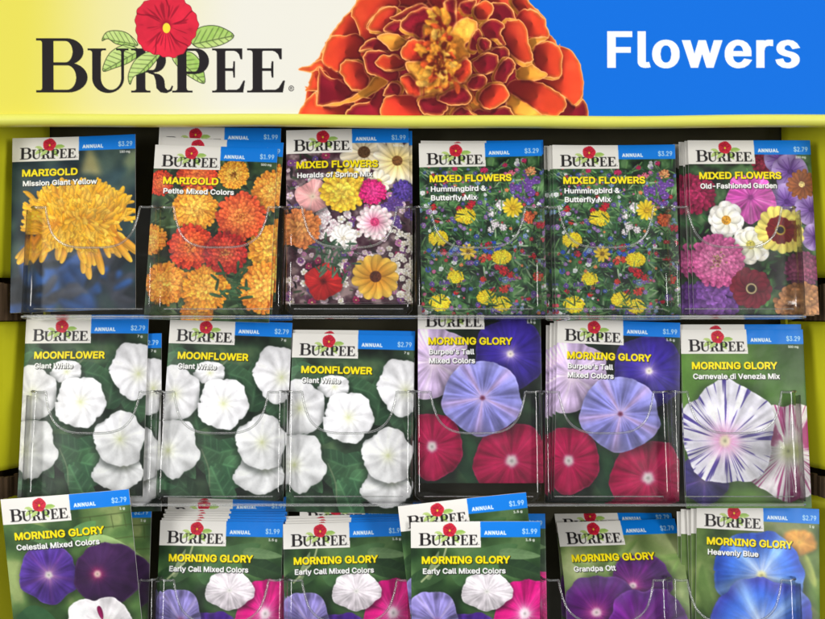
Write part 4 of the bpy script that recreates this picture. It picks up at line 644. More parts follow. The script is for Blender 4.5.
# ---- header print: 825 wide, its own units
HX0, HX1, HY0, HY1 = -20, 845, -26, 115
def header_print():
    W, H = HX1 - HX0, HY1 - HY0
    cv = Print(W, H, 4)
    sl, X, Y = cv.full()
    px = X + HX0
    c = mix(np.ones(X.shape + (3,)) * col((220, 211, 84)), col((225, 218, 150)), smooth(15, 115, px))
    c = mix(c, col((226, 224, 213)), smooth(90, 250, px))
    c = mix(c, col((0, 106, 214)), smooth(-1, 1, px - (480 + (Y + HY0) * .2)))
    cv.a[sl] = c
    def S(P): return [(x - HX0, y - HY0) for x, y in P]
    R_, M_, O_ = ((220, 68, 38), (156, 30, 32)), ((112, 16, 32), (160, 30, 40)), ((246, 176, 66), (214, 120, 36))
    rim = (252, 176, 104)
    def pet(P, kind, rw=.9, n=4, seed=0, under=True, stray=False):
        stray = stray or P is sil or min(p[0] for p in P) < 330 or max(p[0] for p in P) > 540 or min(p[1] for p in P) < 30
        mx = sum(p[0] for p in P) / len(P); my = sum(p[1] for p in P) / len(P)
        if under and kind is not O_: P = [(mx + (x - mx) * 1.05, my + (y - my) * 1.06) for x, y in P]
        wide = max(p[0] for p in P) - min(p[0] for p in P)
        if under and kind is not O_ and wide < 34:
            dl = math.hypot(438 - mx, 62 - my) + 1e-6; ux, uy = (438 - mx) / dl * 2.2, (62 - my) / dl * 2.2
            pet([(mx + (x - mx) * 1.07 + ux, my + (y - my) * 1.09 + uy + .4) for x, y in P], O_, .5, n, 3, False)
        Q = spline(S(P), n)
        Q = [(x + 1.6 * (nz(np.array(x), np.array(y), 2.4, 3) - .5) + 2.6 * (nz(np.array(x), np.array(y), 7, 5) - .5), y + 1.6 * (nz(np.array(x), np.array(y), 2.4, 8) - .5) + 2.6 * (nz(np.array(x), np.array(y), 7, 6) - .5)) for x, y in Q]
        w = cv.win(*bbox(Q, 3.5))
        if not w: return
        sl, X, Y = w
        m = inside(X, Y, [Q]); d = dist(X, Y, Q)
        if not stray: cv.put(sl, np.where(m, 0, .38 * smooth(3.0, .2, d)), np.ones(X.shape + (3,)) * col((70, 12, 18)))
        ctr = S([(438, 62)])[0]
        rr = np.hypot(X - ctr[0], Y - ctr[1]); th = np.arctan2(Y - ctr[1], X - ctr[0])
        vv = 1 + .16 * (random.Random(int(P[0][0] * 7 + P[0][1])).random() - .5)
        lo, hi = rr[m].min() if m.any() else 0, rr[m].max() if m.any() else 1
        t = (rr - lo) / max(1, hi - lo)
        c0, c1 = col(kind[0]), col(kind[1])
        c = mix(np.ones(X.shape + (3,)) * c1, c0, smooth(.0, .85, t + .25 * (fbm(X, Y, 12, seed) - .5)))
        c = c * (1 + .10 * (nz(th * 40 + 90, rr, 9, 1) - .5) + .10 * (fbm(X, Y, 9, 5) - .5))[..., None]
        c = c * vv
        cxm, cym = sum(p[0] for p in Q) / len(Q), sum(p[1] for p in Q) / len(Q)
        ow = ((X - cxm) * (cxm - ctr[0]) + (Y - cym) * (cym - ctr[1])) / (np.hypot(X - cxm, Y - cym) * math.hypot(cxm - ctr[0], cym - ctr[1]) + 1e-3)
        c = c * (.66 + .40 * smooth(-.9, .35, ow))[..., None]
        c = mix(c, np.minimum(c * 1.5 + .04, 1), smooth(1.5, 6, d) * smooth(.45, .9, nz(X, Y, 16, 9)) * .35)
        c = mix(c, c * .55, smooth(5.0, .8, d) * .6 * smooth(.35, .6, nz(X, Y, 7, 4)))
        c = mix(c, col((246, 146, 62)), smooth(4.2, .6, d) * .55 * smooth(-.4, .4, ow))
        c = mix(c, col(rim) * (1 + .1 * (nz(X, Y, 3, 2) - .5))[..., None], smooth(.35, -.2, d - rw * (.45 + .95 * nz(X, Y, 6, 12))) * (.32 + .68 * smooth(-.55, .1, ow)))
        cv.put(sl, m.astype(float), np.clip(c, 0, 1))
    sil = [(303, 128), (301, 118), (301, 111), (302, 104), (310, 95), (318, 88), (318, 74), (309, 71), (297, 69), (310, 64), (322, 59), (321, 51), (326, 42), (333, 33), (337, 25), (348, 14), (357, 0), (364, -12), (384, -24), (420, -26), (470, -26), (500, -14), (522, -3), (533, 5), (542, 14), (547, 25), (550, 35), (545, 39), (556, 44), (567, 50), (577, 60), (582, 72), (583, 90), (584, 99), (587, 106), (587, 112), (587, 118), (585, 128)]
    pet(sil, ((206, 96, 40), (236, 160, 56)), .8, under=False)
    rg = random.Random(2)
    for i in range(420):
        a = rg.random() * 6.283; q = rg.uniform(8, 120)
        x, y = 440 + math.cos(a) * q, 62 + math.sin(a) * q * .6
        if not inside(np.array([x]), np.array([y]), [sil])[0] or q > 112 + 20 * abs(math.cos(a)): continue
        if abs(x - 440) > 95 or (abs(x - 440) > 75 and y < 40): continue
        petal(cv, x - HX0, y - HY0, a + rg.uniform(-.5, .5), rg.uniform(8, 16), rg.uniform(4, 9), col((150, 70, 26)), col(rg.choice(((244, 176, 70), (232, 140, 50), (206, 70, 40), (130, 24, 32)))))
    rg = random.Random(21)
    for ring, (q0, n, ln) in enumerate(((1.0, 22, 30), (.82, 20, 30), (.64, 17, 27), (.47, 13, 22))):
        for i in range(n):
            a = math.pi + (i + .5 * (ring % 2) + rg.uniform(-.2, .2)) * math.pi / (n - 1)
            ex = 442 + math.cos(a) * 138 * q0; ey = 116 + math.sin(a) * 132 * q0
            dx, dy = math.cos(a), math.sin(a) * .95
            hw = ln * rg.uniform(.42, .6)
            P = [(ex - dx * ln, ey - dy * ln)]
            for t in (-1, -.75, -.4, 0, .4, .75, 1):
                r_ = (1 - .28 * t * t + rg.uniform(-.08, .08)) * ln * .34
                P.append((ex - dy * hw * t + dx * (r_ - ln * .3), ey + dx * hw * t + dy * (r_ - ln * .3)))
            if max(abs(x - 442) for x, y in P) > 140: continue
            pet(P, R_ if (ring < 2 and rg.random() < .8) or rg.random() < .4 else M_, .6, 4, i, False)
    for k, P in (
        (R_, [(365, 8), (364, -14), (386, -26), (420, -27), (430, -8), (420, 8), (396, 6)]), (R_, [(430, 4), (432, -16), (460, -27), (486, -22), (480, -4), (470, 8), (448, 12)]), (R_, [(480, 0), (484, -20), (510, -14), (520, 0), (508, 14), (490, 12)]),
        (R_, [(512, 0), (522, -3), (533, 5), (541, 14), (530, 9), (519, 12)]),
        (R_, [(325, 52), (323, 49), (330, 40), (336, 28), (345, 17), (353, 12), (360, 22), (364, 36), (352, 44), (338, 50)]),
        (R_, [(352, 13), (360, 0), (380, -6), (398, -2), (396, 9), (384, 7), (376, 14), (368, 28), (382, 38), (368, 41), (360, 35), (357, 24)]),
        (R_, [(560, 48), (572, 52), (580, 64), (583, 82), (580, 100), (573, 104), (563, 95), (548, 86), (534, 80), (548, 70), (560, 66)]),
        (M_, [(564, 98), (575, 105), (583, 98), (587, 107), (586, 117), (556, 117)]),
        (R_, [(532, 54), (538, 44), (550, 42), (560, 49), (562, 65), (559, 75), (546, 75), (536, 66)]),
        (O_, [(515, 70), (526, 62), (538, 68), (548, 75), (530, 80), (518, 79)]),
        (R_, [(516, 20), (520, 12), (528, 9), (538, 13), (545, 22), (549, 34), (538, 36), (526, 34)]),
        (O_, [(527, 38), (548, 36), (541, 41), (531, 48)]),
        (M_, [(482, 22), (488, 6), (496, 2), (508, 6), (513, 14), (514, 23), (505, 26), (496, 20)]),
        (R_, [(503, 30), (508, 22), (518, 21), (526, 27), (529, 42), (532, 55), (530, 61), (520, 60), (508, 50), (502, 40)]),
        (M_, [(482, 28), (488, 20), (497, 20), (504, 26), (501, 35), (506, 41), (502, 44), (494, 38), (486, 38)]),
        (O_, [(506, 86), (516, 96), (533, 104), (541, 114), (514, 116), (506, 100)]),
        (R_, [(508, 85), (516, 79), (530, 79), (545, 85), (558, 92), (564, 99), (562, 110), (551, 114), (538, 111), (527, 102), (515, 96)]),
        (M_, [(478, 108), (490, 110), (505, 105), (512, 110), (513, 117), (476, 117)]),
        (R_, [(324, 60), (325, 47), (331, 38), (338, 35), (346, 37), (356, 34), (366, 42), (361, 52), (364, 62), (352, 60), (345, 61), (341, 68), (333, 68)]),
        (R_, [(298, 69), (312, 63), (322, 59), (327, 65), (334, 69), (342, 78), (331, 78), (325, 71), (320, 67), (314, 71)]),
        (M_, [(319, 74), (321, 68), (327, 76), (341, 80), (352, 87), (361, 89), (350, 95), (338, 100), (320, 104), (318, 94)]),
        (R_, [(302, 117), (303, 103), (310, 95), (317, 91), (319, 103), (331, 105), (350, 103), (348, 117)]),
        (M_, [(348, 117), (351, 106), (356, 102), (370, 99), (376, 90), (384, 88), (386, 97), (381, 110), (385, 117)]),
        (M_, [(360, 50), (366, 41), (378, 39), (389, 48), (378, 50), (370, 49)]),
        (R_, [(340, 70), (343, 62), (350, 59), (362, 64), (366, 72), (369, 80), (364, 87), (358, 88), (349, 86), (344, 78)]),
        (M_, [(364, 60), (367, 53), (375, 50), (387, 53), (392, 62), (399, 70), (396, 78), (385, 79), (371, 73)]),
        (R_, [(376, 62), (381, 55), (390, 54), (400, 57), (404, 65), (396, 68), (383, 68)]),
        (R_, [(369, 29), (375, 15), (386, 6), (395, 8), (398, 12), (392, 24), (384, 31), (376, 31)]),
        (M_, [(391, 18), (400, 13), (408, 8), (420, 4), (427, 8), (418, 13), (408, 16), (400, 21)]),
        (M_, [(384, 30), (392, 22), (402, 22), (408, 32), (398, 34)]),
        (M_, [(400, 24), (412, 13), (424, 8), (430, 11), (432, 20), (424, 24), (422, 36), (413, 32), (404, 29)]),
        (O_, [(376, 37), (392, 32), (402, 36), (408, 43), (402, 48), (392, 50), (386, 44)]),
        (R_, [(402, 49), (408, 41), (416, 39), (425, 42), (430, 49), (427, 57), (415, 62), (405, 58)]),
        (O_, [(405, 63), (420, 60), (430, 66), (434, 76), (428, 86), (416, 80), (409, 72)]),
        (R_, [(401, 80), (407, 74), (415, 78), (421, 90), (417, 96), (407, 92)]),
        (M_, [(384, 92), (388, 83), (396, 81), (401, 87), (398, 95), (386, 95)]),
        (O_, [(320, 105), (340, 99), (355, 93), (368, 83), (374, 76), (388, 80), (377, 90), (358, 99), (340, 104)]),
        (R_, [(382, 105), (387, 97), (398, 94), (412, 94), (420, 101), (418, 117), (385, 117)]),
        (M_, [(419, 100), (430, 97), (441, 96), (448, 105), (443, 113), (430, 114), (421, 108)]),
        (M_, [(452, 117), (460, 106), (472, 111), (476, 117)]),
        (M_, [(444, 2), (456, 0), (456, 18), (450, 26), (446, 14)]), (M_, [(460, 7), (466, 1), (475, 0), (473, 13), (465, 13)]),
        (R_, [(475, 8), (481, 1), (490, 2), (493, 9), (486, 18), (477, 19)]),
        (O_, [(455, 22), (468, 18), (478, 24), (474, 38), (466, 44), (470, 56), (458, 62), (450, 52), (449, 36)]),
        (M_, [(470, 45), (473, 33), (479, 29), (482, 37), (478, 49), (471, 50)]), (M_, [(479, 47), (481, 39), (486, 37), (491, 42), (489, 49), (483, 51)]),
        (M_, [(489, 52), (499, 46), (507, 48), (509, 56), (502, 61), (495, 57)]),
        (M_, [(473, 62), (480, 56), (490, 53), (497, 57), (497, 67), (494, 71), (484, 73), (477, 68)]),
        (M_, [(495, 78), (499, 65), (507, 58), (513, 60), (514, 67), (508, 76), (503, 81)]),
        (R_, [(457, 76), (462, 62), (470, 60), (471, 74), (463, 81)]),
        (M_, [(468, 84), (474, 76), (482, 74), (487, 79), (484, 87), (474, 89)]),
        (M_, [(440, 97), (452, 88), (465, 87), (471, 96), (468, 103), (455, 104), (445, 102)]),
        (R_, [(479, 97), (485, 88), (498, 83), (507, 87), (508, 97), (499, 105), (487, 107)]),
    ):
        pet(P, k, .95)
    rg = random.Random(9)
    def ruffle(x, y, r, kind, rw):
        k = rg.randint(6, 8); p = rg.random() * 6; sq = rg.uniform(.5, 1)
        tilt = math.atan2(y - 62, x - 438)
        P = []
        for i in range(k):
            a = p + i * 6.283 / k; q = r * rg.uniform(.7, 1.2)
            u, v = math.cos(a) * q, math.sin(a) * q * sq
            P.append((x + u * math.cos(tilt) - v * math.sin(tilt), y + u * math.sin(tilt) + v * math.cos(tilt)))
        pet(P, kind, rw, 3, rg.randint(0, 40), False)
    yel = [((250, 190, 84), (200, 110, 36)), ((246, 168, 60), (180, 84, 26)), ((252, 206, 120), (226, 140, 50)), ((214, 70, 40), (120, 20, 30)), ((120, 50, 24), (60, 24, 16))]
    for i in range(130):
        t = 1 - i / 130
        a = -1.57 + rg.gauss(0, 1.0) if rg.random() < .7 else rg.random() * 6.283
        q = t * rg.uniform(.4, 1.0)
        x, y = 440 + math.cos(a) * q * 20, 69 + math.sin(a) * q * (58 if math.sin(a) < 0 else 22)
        base = col(rg.choice(((244, 176, 66), (240, 156, 52), (246, 186, 84), (232, 136, 44), (238, 160, 58), (214, 84, 38), (150, 40, 30), (110, 34, 20))))
        ln = rg.uniform(8, 15) * (.45 + .55 * t)
        petal(cv, x - HX0, y - HY0, a + rg.gauss(0, .8), ln, ln * rg.uniform(.5, .95), base * rg.uniform(.5, .75), np.clip(base * rg.uniform(.95, 1.08), 0, 1), curl=rg.uniform(-1.5, 1.5))
    for i in range(40):
        a = rg.random() * 6.283; q = abs(rg.gauss(0, 9))
        x, y = 440 + math.cos(a) * q - HX0, 62 + math.sin(a) * q * 1.9 - HY0
        line(cv, [(x, y), (x + rg.uniform(-2, 2), y - rg.uniform(2, 5))], rg.uniform(.4, .9), (96, 34, 16), .7)
    ws = cv.win(412 - HX0, 0, 468 - HX0, 98 - HY0); cv.blur(ws[0], 2, 2)
    sl, X, Y = ws; cv.a[sl] *= (1 + .22 * (fbm(X, Y, 3, 5) - .5) * 2)[..., None]
    cv.blur(None, 1, 1)
    mark(cv, 36 - HX0, 91 - HY0, 249, True)
    text(cv, 'Flowers', 605 - HX0, 66.0 - HY0, 34.0, (240, 241, 240), 194.5, bold=2.05, track=3.0, miter=True)
    return np.clip(cv.small(2), 0, 1)

# ------------------------------------------------------------------ helpers
MM = .001
PX = .65 * MM                    # one photo pixel on the packets' plane
CAM = .70                        # camera distance from that plane

def wx(px, y=0.0): return (px - 412.5) * PX * (CAM + y) / CAM
def wz(py, y=0.0): return (309.5 - py) * PX * (CAM + y) / CAM

def lin(c):
    c = np.asarray(c, float)
    return np.where(c <= .04045, c / 12.92, ((c + .055) / 1.055) ** 2.4)

def mesh_obj(name, verts, faces, m, parent=None, smooth_=False):
    me = bpy.data.meshes.new(name)
    me.from_pydata([tuple(v) for v in verts], [], faces); me.update()
    me.materials.append(m)
    if smooth_: me.shade_smooth()
    o = bpy.data.objects.new(name, me); C.objects.link(o)
    if parent: o.parent = parent
    return o

def empty(name, loc, label, cat, group=None):
    o = bpy.data.objects.new(name, None); C.objects.link(o); o.location = loc
    o['label'] = label; o['category'] = cat
    if group: o['group'] = group
    return o

def box(x0, x1, y0, y1, z0, z1):
    return ([(x0, y0, z0), (x1, y0, z0), (x1, y1, z0), (x0, y1, z0), (x0, y0, z1), (x1, y0, z1), (x1, y1, z1), (x0, y1, z1)],
            [(0, 3, 2, 1), (4, 5, 6, 7), (0, 1, 5, 4), (1, 2, 6, 5), (2, 3, 7, 6), (3, 0, 4, 7)])

def bevel(o, w, seg=2):
    md = o.modifiers.new('bevel', 'BEVEL'); md.width = w; md.segments = seg; md.limit_method = 'ANGLE'
    return o

def prism_yz(P, x0, x1):
    """outline in (y, z) swept from x0 to x1"""
    n = len(P)
    v = [(x0, y, z) for y, z in P] + [(x1, y, z) for y, z in P]
    f = [tuple(range(n)), tuple(range(2 * n - 1, n - 1, -1))] + [(i, i + n, (i + 1) % n + n, (i + 1) % n) for i in range(n)]
    return v, f

def fix(o):
    bm = bmesh.new(); bm.from_mesh(o.data); bmesh.ops.recalc_face_normals(bm, faces=bm.faces); bm.to_mesh(o.data); bm.free()
    return o

# ------------------------------------------------------------------ materials
def mat(name):
    m = bpy.data.materials.new(name); m.use_nodes = True
    return m, m.node_tree.nodes, m.node_tree.links

def board(name, c, c2=None, rough=.45, scale=60, bump=.04, spec=.4):
    m, N, L = mat(name); b = N['Principled BSDF']
    tc = N.new('ShaderNodeTexCoord'); n = N.new('ShaderNodeTexNoise'); n.inputs['Scale'].default_value = scale; n.inputs['Detail'].default_value = 5
    L.new(tc.outputs['Object'], n.inputs['Vector'])
    mx = N.new('ShaderNodeMix'); mx.data_type = 'RGBA'
    mx.inputs['A'].default_value = (*c, 1); mx.inputs['B'].default_value = (*(c2 or [v * .85 for v in c]), 1)
    L.new(n.outputs['Fac'], mx.inputs['Factor']); L.new(mx.outputs['Result'], b.inputs['Base Color'])
    b.inputs['Roughness'].default_value = rough; b.inputs['Specular IOR Level'].default_value = spec
    bp = N.new('ShaderNodeBump'); bp.inputs['Strength'].default_value = bump; bp.inputs['Distance'].default_value = .002
    n2 = N.new('ShaderNodeTexNoise'); n2.inputs['Scale'].default_value = 22; n2.inputs['Detail'].default_value = 4
    L.new(tc.outputs['Object'], n2.inputs['Vector']); L.new(n2.outputs['Fac'], bp.inputs['Height']); L.new(bp.outputs['Normal'], b.inputs['Normal'])
    return m

def printed(name, rough, spec, bump, scale=35):
    m, N, L = mat(name); b = N['Principled BSDF']
    a = N.new('ShaderNodeVertexColor'); a.layer_name = 'print'
    L.new(a.outputs['Color'], b.inputs['Base Color'])
    tc = N.new('ShaderNodeTexCoord'); n = N.new('ShaderNodeTexNoise'); n.inputs['Scale'].default_value = scale; n.inputs['Detail'].default_value = 3
    L.new(tc.outputs['Object'], n.inputs['Vector'])
    bp = N.new('ShaderNodeBump'); bp.inputs['Strength'].default_value = bump; bp.inputs['Distance'].default_value = .003
    L.new(n.outputs['Fac'], bp.inputs['Height']); L.new(bp.outputs['Normal'], b.inputs['Normal'])
    b.inputs['Roughness'].default_value = rough; b.inputs['Specular IOR Level'].default_value = spec
    return m

def plastic(name, tint, haze, gloss, rough, bump, scale):
    """thin clear sheet: lets light through, mirrors at grazing angles, a little scuffed"""
    m, N, L = mat(name); N.remove(N['Principled BSDF']); out = N['Material Output']
    tr = N.new('ShaderNodeBsdfTransparent'); tr.inputs['Color'].default_value = (*tint, 1)
    df = N.new('ShaderNodeBsdfDiffuse'); df.inputs['Color'].default_value = (.8, .8, .8, 1)
    gl = N.new('ShaderNodeBsdfGlossy'); gl.inputs['Roughness'].default_value = rough; gl.inputs['Color'].default_value = (1, 1, 1, 1)
    fr = N.new('ShaderNodeFresnel'); fr.inputs['IOR'].default_value = 1.5
    tc = N.new('ShaderNodeTexCoord'); n = N.new('ShaderNodeTexNoise'); n.inputs['Scale'].default_value = scale; n.inputs['Detail'].default_value = 2
    L.new(tc.outputs['Object'], n.inputs['Vector'])
    bp = N.new('ShaderNodeBump'); bp.inputs['Strength'].default_value = bump; bp.inputs['Distance'].default_value = .004
    L.new(n.outputs['Fac'], bp.inputs['Height'])
    for s in (gl, fr): L.new(bp.outputs['Normal'], s.inputs['Normal'])
    n2 = N.new('ShaderNodeTexNoise'); n2.inputs['Scale'].default_value = 90; n2.inputs['Detail'].default_value = 6; L.new(tc.outputs['Object'], n2.inputs['Vector'])
    mr = N.new('ShaderNodeMapRange'); mr.inputs['From Min'].default_value = .3; mr.inputs['From Max'].default_value = .8; mr.inputs['To Min'].default_value = haze * .5; mr.inputs['To Max'].default_value = haze * 1.6
    L.new(n2.outputs['Fac'], mr.inputs['Value'])
    m1 = N.new('ShaderNodeMixShader'); L.new(mr.outputs['Result'], m1.inputs[0]); L.new(tr.outputs[0], m1.inputs[1]); L.new(df.outputs[0], m1.inputs[2])
    mu = N.new('ShaderNodeMath'); mu.operation = 'MULTIPLY_ADD'; mu.inputs[1].default_value = .9; mu.inputs[2].default_value = gloss; mu.use_clamp = True
    L.new(fr.outputs[0], mu.inputs[0])
    m2 = N.new('ShaderNodeMixShader'); L.new(mu.outputs[0], m2.inputs[0]); L.new(m1.outputs[0], m2.inputs[1]); L.new(gl.outputs[0], m2.inputs[2])
    L.new(m2.outputs[0], out.inputs['Surface'])
    return m

YEL = board('yellow_board', (.79, .775, .022), (.74, .72, .018), rough=.38, bump=.12)
YEL_EDGE = board('yellow_lip', (.72, .72, .12), (.68, .68, .10), rough=.4, bump=.06)
KRAFT = board('kraft_board', (.13, .082, .045), (.08, .05, .028), rough=.85, scale=120, bump=.2, spec=.15)
DARK = board('shade_dark_board', (.060, .055, .030), (.035, .032, .018), rough=.8, bump=.1, spec=.2)  # shade inside the stand put into the base colour of its board
PACKET = printed('packet_print', .38, .30, .22, 38)
SIGN = printed('sign_print', .6, .12, .02, 8)
CLEAR = plastic('clear_plastic', (.99, .995, .985), .003, .0, .06, .12, 18)
RIM = plastic('clear_plastic_edge', (.88, .89, .88), .055, .05, .14, .0, 40)

# ------------------------------------------------------------------ the display stand
stand = empty('display_stand', (0, 0, -.26), 'yellow cardboard seed display with flower header sign and three rows of clear trays', 'display stand')
OFF = Vector((0, 0, .26))
def part(name, vf, m, parent=None, bev=0, seg=2):
    p = parent or stand
    v, f = vf
    o = mesh_obj(name, v, f, m, p)
    o.matrix_parent_inverse = Matrix.Translation(OFF) if p is stand else Matrix.Identity(4)
    fix(o)
    if bev: bevel(o, bev, seg)
    return o

def sheet(name, img, x0, x1, z0, z1, fy, m, parent=None, back=None, depthfn=None):
    """printed sheet facing -Y; img rows run from the top"""
    h, w = img.shape[:2]
    xs = np.linspace(x0, x1, w); zs = np.linspace(z1, z0, h)
    X, Z = np.meshgrid(xs, zs)
    U, V = np.meshgrid(np.linspace(0, 1, w), np.linspace(0, 1, h))
    Y = fy(U, V)
    co = np.stack([X, Y, Z], -1).reshape(-1, 3)
    cl = np.concatenate([lin(img).reshape(-1, 3), np.ones((h * w, 1))], 1)
    idx = np.arange(h * w).reshape(h, w)
    quads = np.stack([idx[:-1, :-1], idx[1:, :-1], idx[1:, 1:], idx[:-1, 1:]], -1).reshape(-1, 4)
    ring = np.concatenate([idx[0, :], idx[1:, -1], idx[-1, -2::-1], idx[-2:0:-1, 0]])
    if back:
        n = len(ring); a = co[ring]; b = a + np.array([0, back, 0])
        s = len(co)
        co = np.concatenate([co, a, b]); cl = np.concatenate([cl, np.tile([.80, .79, .76, 1], (2 * n, 1))])
        i = np.arange(n); j = (i + 1) % n
        quads = np.concatenate([quads, np.stack([s + i, s + j, s + n + j, s + n + i], -1)])
        # the back: the same curved surface, coarser
        ri = sorted(set(range(0, h, 10)) | {h - 1}); ci = sorted(set(range(0, w, 10)) | {w - 1})
        bi = idx[np.ix_(ri, ci)]; s2 = len(co)
        bv = co[bi.ravel()] + np.array([0, back, 0])
        co = np.concatenate([co, bv]); cl = np.concatenate([cl, np.tile([.80, .79, .76, 1], (len(bv), 1))])
        k = s2 + np.arange(len(bv)).reshape(bi.shape)
        quads = np.concatenate([quads, np.stack([k[:-1, :-1], k[:-1, 1:], k[1:, 1:], k[1:, :-1]], -1).reshape(-1, 4)])
        extra = []
    else: extra = []
    me = bpy.data.meshes.new(name)
    nq = len(quads); le = [len(e) for e in extra]
    loops = np.concatenate([quads.ravel()] + [np.array(e) for e in extra]).astype(np.int32)
    starts = np.concatenate([np.arange(nq) * 4, nq * 4 + np.cumsum([0] + le[:-1])] if le else [np.arange(nq) * 4]).astype(np.int32)
    me.vertices.add(len(co)); me.vertices.foreach_set('co', co.astype(np.float32).ravel())
    me.loops.add(len(loops)); me.loops.foreach_set('vertex_index', loops)
    me.polygons.add(nq + len(extra)); me.polygons.foreach_set('loop_start', starts)
    me.update(calc_edges=True); me.validate()
    at = me.color_attributes.new('print', 'FLOAT_COLOR', 'POINT'); at.data.foreach_set('color', cl.astype(np.float32).ravel())
    me.materials.append(m); me.shade_smooth()
    return me

HY = -.022
himg = header_print()
me = sheet('header_sign', himg, wx(HX0, HY), wx(HX1, HY), wz(HY1 + 1.5, HY), wz(HY0, HY), lambda u, v: HY + .0010 * np.sin(u * 5 + .6) * v, SIGN, back=.003)
hs = bpy.data.objects.new('header_sign', me); C.objects.link(hs); hs.parent = stand; hs.matrix_parent_inverse = Matrix.Translation(OFF)
hs['label'] = 'header sign with serif wordmark, big orange marigold and white lettering on blue'
# the rolled yellow lip under the sign, sagging a little to the right
n = 40; v = []; f = []
prof = [(-.0245, .000), (-.0262, -.0018), (-.0266, -.0042), (-.0252, -.0062), (-.0225, -.0068), (-.0120, -.0060), (-.0120, -.003), (-.0190, .0005)]
for i in range(n + 1):
    u = i / n; x = wx(-24, HY) + u * (wx(849, HY) - wx(-24, HY))
    z = wz(115.6, HY) + .0006 * math.sin(u * 7) + .0003 * math.sin(u * 23)
    for y, dz in prof: v.append((x, y, z + dz))
k = len(prof)
for i in range(n):
    for j in range(k): f.append((i * k + j, i * k + (j + 1) % k, (i + 1) * k + (j + 1) % k, (i + 1) * k + j))
f += [tuple(range(k)), tuple(range(n * k + k - 1, n * k - 1, -1))]
part('front_lip', (v, f), YEL_EDGE).data.shade_smooth()

XL, XR = -.2590, .2632
BK = .046
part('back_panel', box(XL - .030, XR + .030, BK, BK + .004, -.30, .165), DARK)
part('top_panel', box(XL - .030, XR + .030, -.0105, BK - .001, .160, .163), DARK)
TOPZ = .1585
tiers = [(TOPZ, wz(277)), (wz(322), wz(470)), (wz(500), -.30)]
for sx, X in ((-1, XL), (1, XR)):
    part('outer_side', box(X + sx * .0215 - .0015, X + sx * .0215 + .0015, -.029, BK, wz(500), .158), KRAFT)
    part('outer_side', box(X + sx * .029 - .0015, X + sx * .029 + .0015, -.020, BK, -.30, wz(500) - .002), KRAFT)
    for q, (z1, z0) in enumerate(tiers):
        # yellow liner of one tier: the front edge bends outward, the lower back corner is rounded
        n = 26; m_ = 14; v = []; f = []
        for i in range(n + 1):
            t = i / n
            for j in range(m_ + 1):
                s = j / m_
                y = -.030 + s * (BK - .002 + .030); k_ = max(0, (y - .0125) / (BK - .002 - .0125))
                low = z0 + (.010 * max(0, (s - .70) / .30) ** 2 if q < 2 else 0) - (.006 * (1 - s) if q == 1 else 0)
                z = z1 + (low - z1) * t
                out = .0178 - .0265 * k_ + .0012 * math.sin(t * 4 + q) - .0022 * t * (1 if q < 2 else .2) * (.3 + .7 * s) * (1 - s * .4)
                if q == 2:
                    y = .0160 + s * (BK - .002 - .0160); out = -.006 + .030 * (1 - s) ** 1.2 + .001 * math.sin(t * 4)
                v.append((X + sx * out, y, z))
        w_ = m_ + 1
        for i in range(n):
            for j in range(m_): f.append((i * w_ + j, i * w_ + j + 1, (i + 1) * w_ + j + 1, (i + 1) * w_ + j))
        o = part('side_liner', (v, f), YEL); o.data.shade_smooth()
        md = o.modifiers.new('thick', 'SOLIDIFY'); md.thickness = .0014; md.offset = 0
    for za, zb in ((wz(281), wz(319)), (wz(476), wz(498))):
        # cut corrugated edges showing in the slot between two liners
        v, f = [], []
        for j in range(9):
            y0 = -.016 + j * .0052; dx = .0125 - .0013 * j + (.0007 if j % 2 else 0)
            a, b_ = box(X + sx * dx - .0012, X + sx * dx + .0012, y0, y0 + (.0051 if j % 2 else .0049), zb - .001, za - .001 - .0006 * (j % 3))
            f += [tuple(i + len(v) for i in q) for q in b_]; v += a
        part('corrugated_edge', (v, f), KRAFT)
    part('slot_liner', box(X - sx * .0085 - .0008, X - sx * .0085 + .0008, .0330, BK - .003, wz(502), wz(276)), YEL)

# ------------------------------------------------------------------ trays
TILT = math.radians(8)
RX = Matrix.Rotation(-TILT, 4, 'X')
PITCH = 131.25 * PX * .965
FRONT, BACK, TH = -.0125, .0135, .0690

def scallop(x, w):
    """height of a pocket's front edge at x from its middle"""
    a = abs(x) / w
    D, c = .0262, .372
    if a >= c + .02: return TH
    q = max(0.0, 1 - (min(a, c) / c) ** 3.6) ** .55
    e = max(0.0, min(1, (a - (c - .05)) / .07))
    return TH - D * q * (1 - .25 * e) + .0004 * e

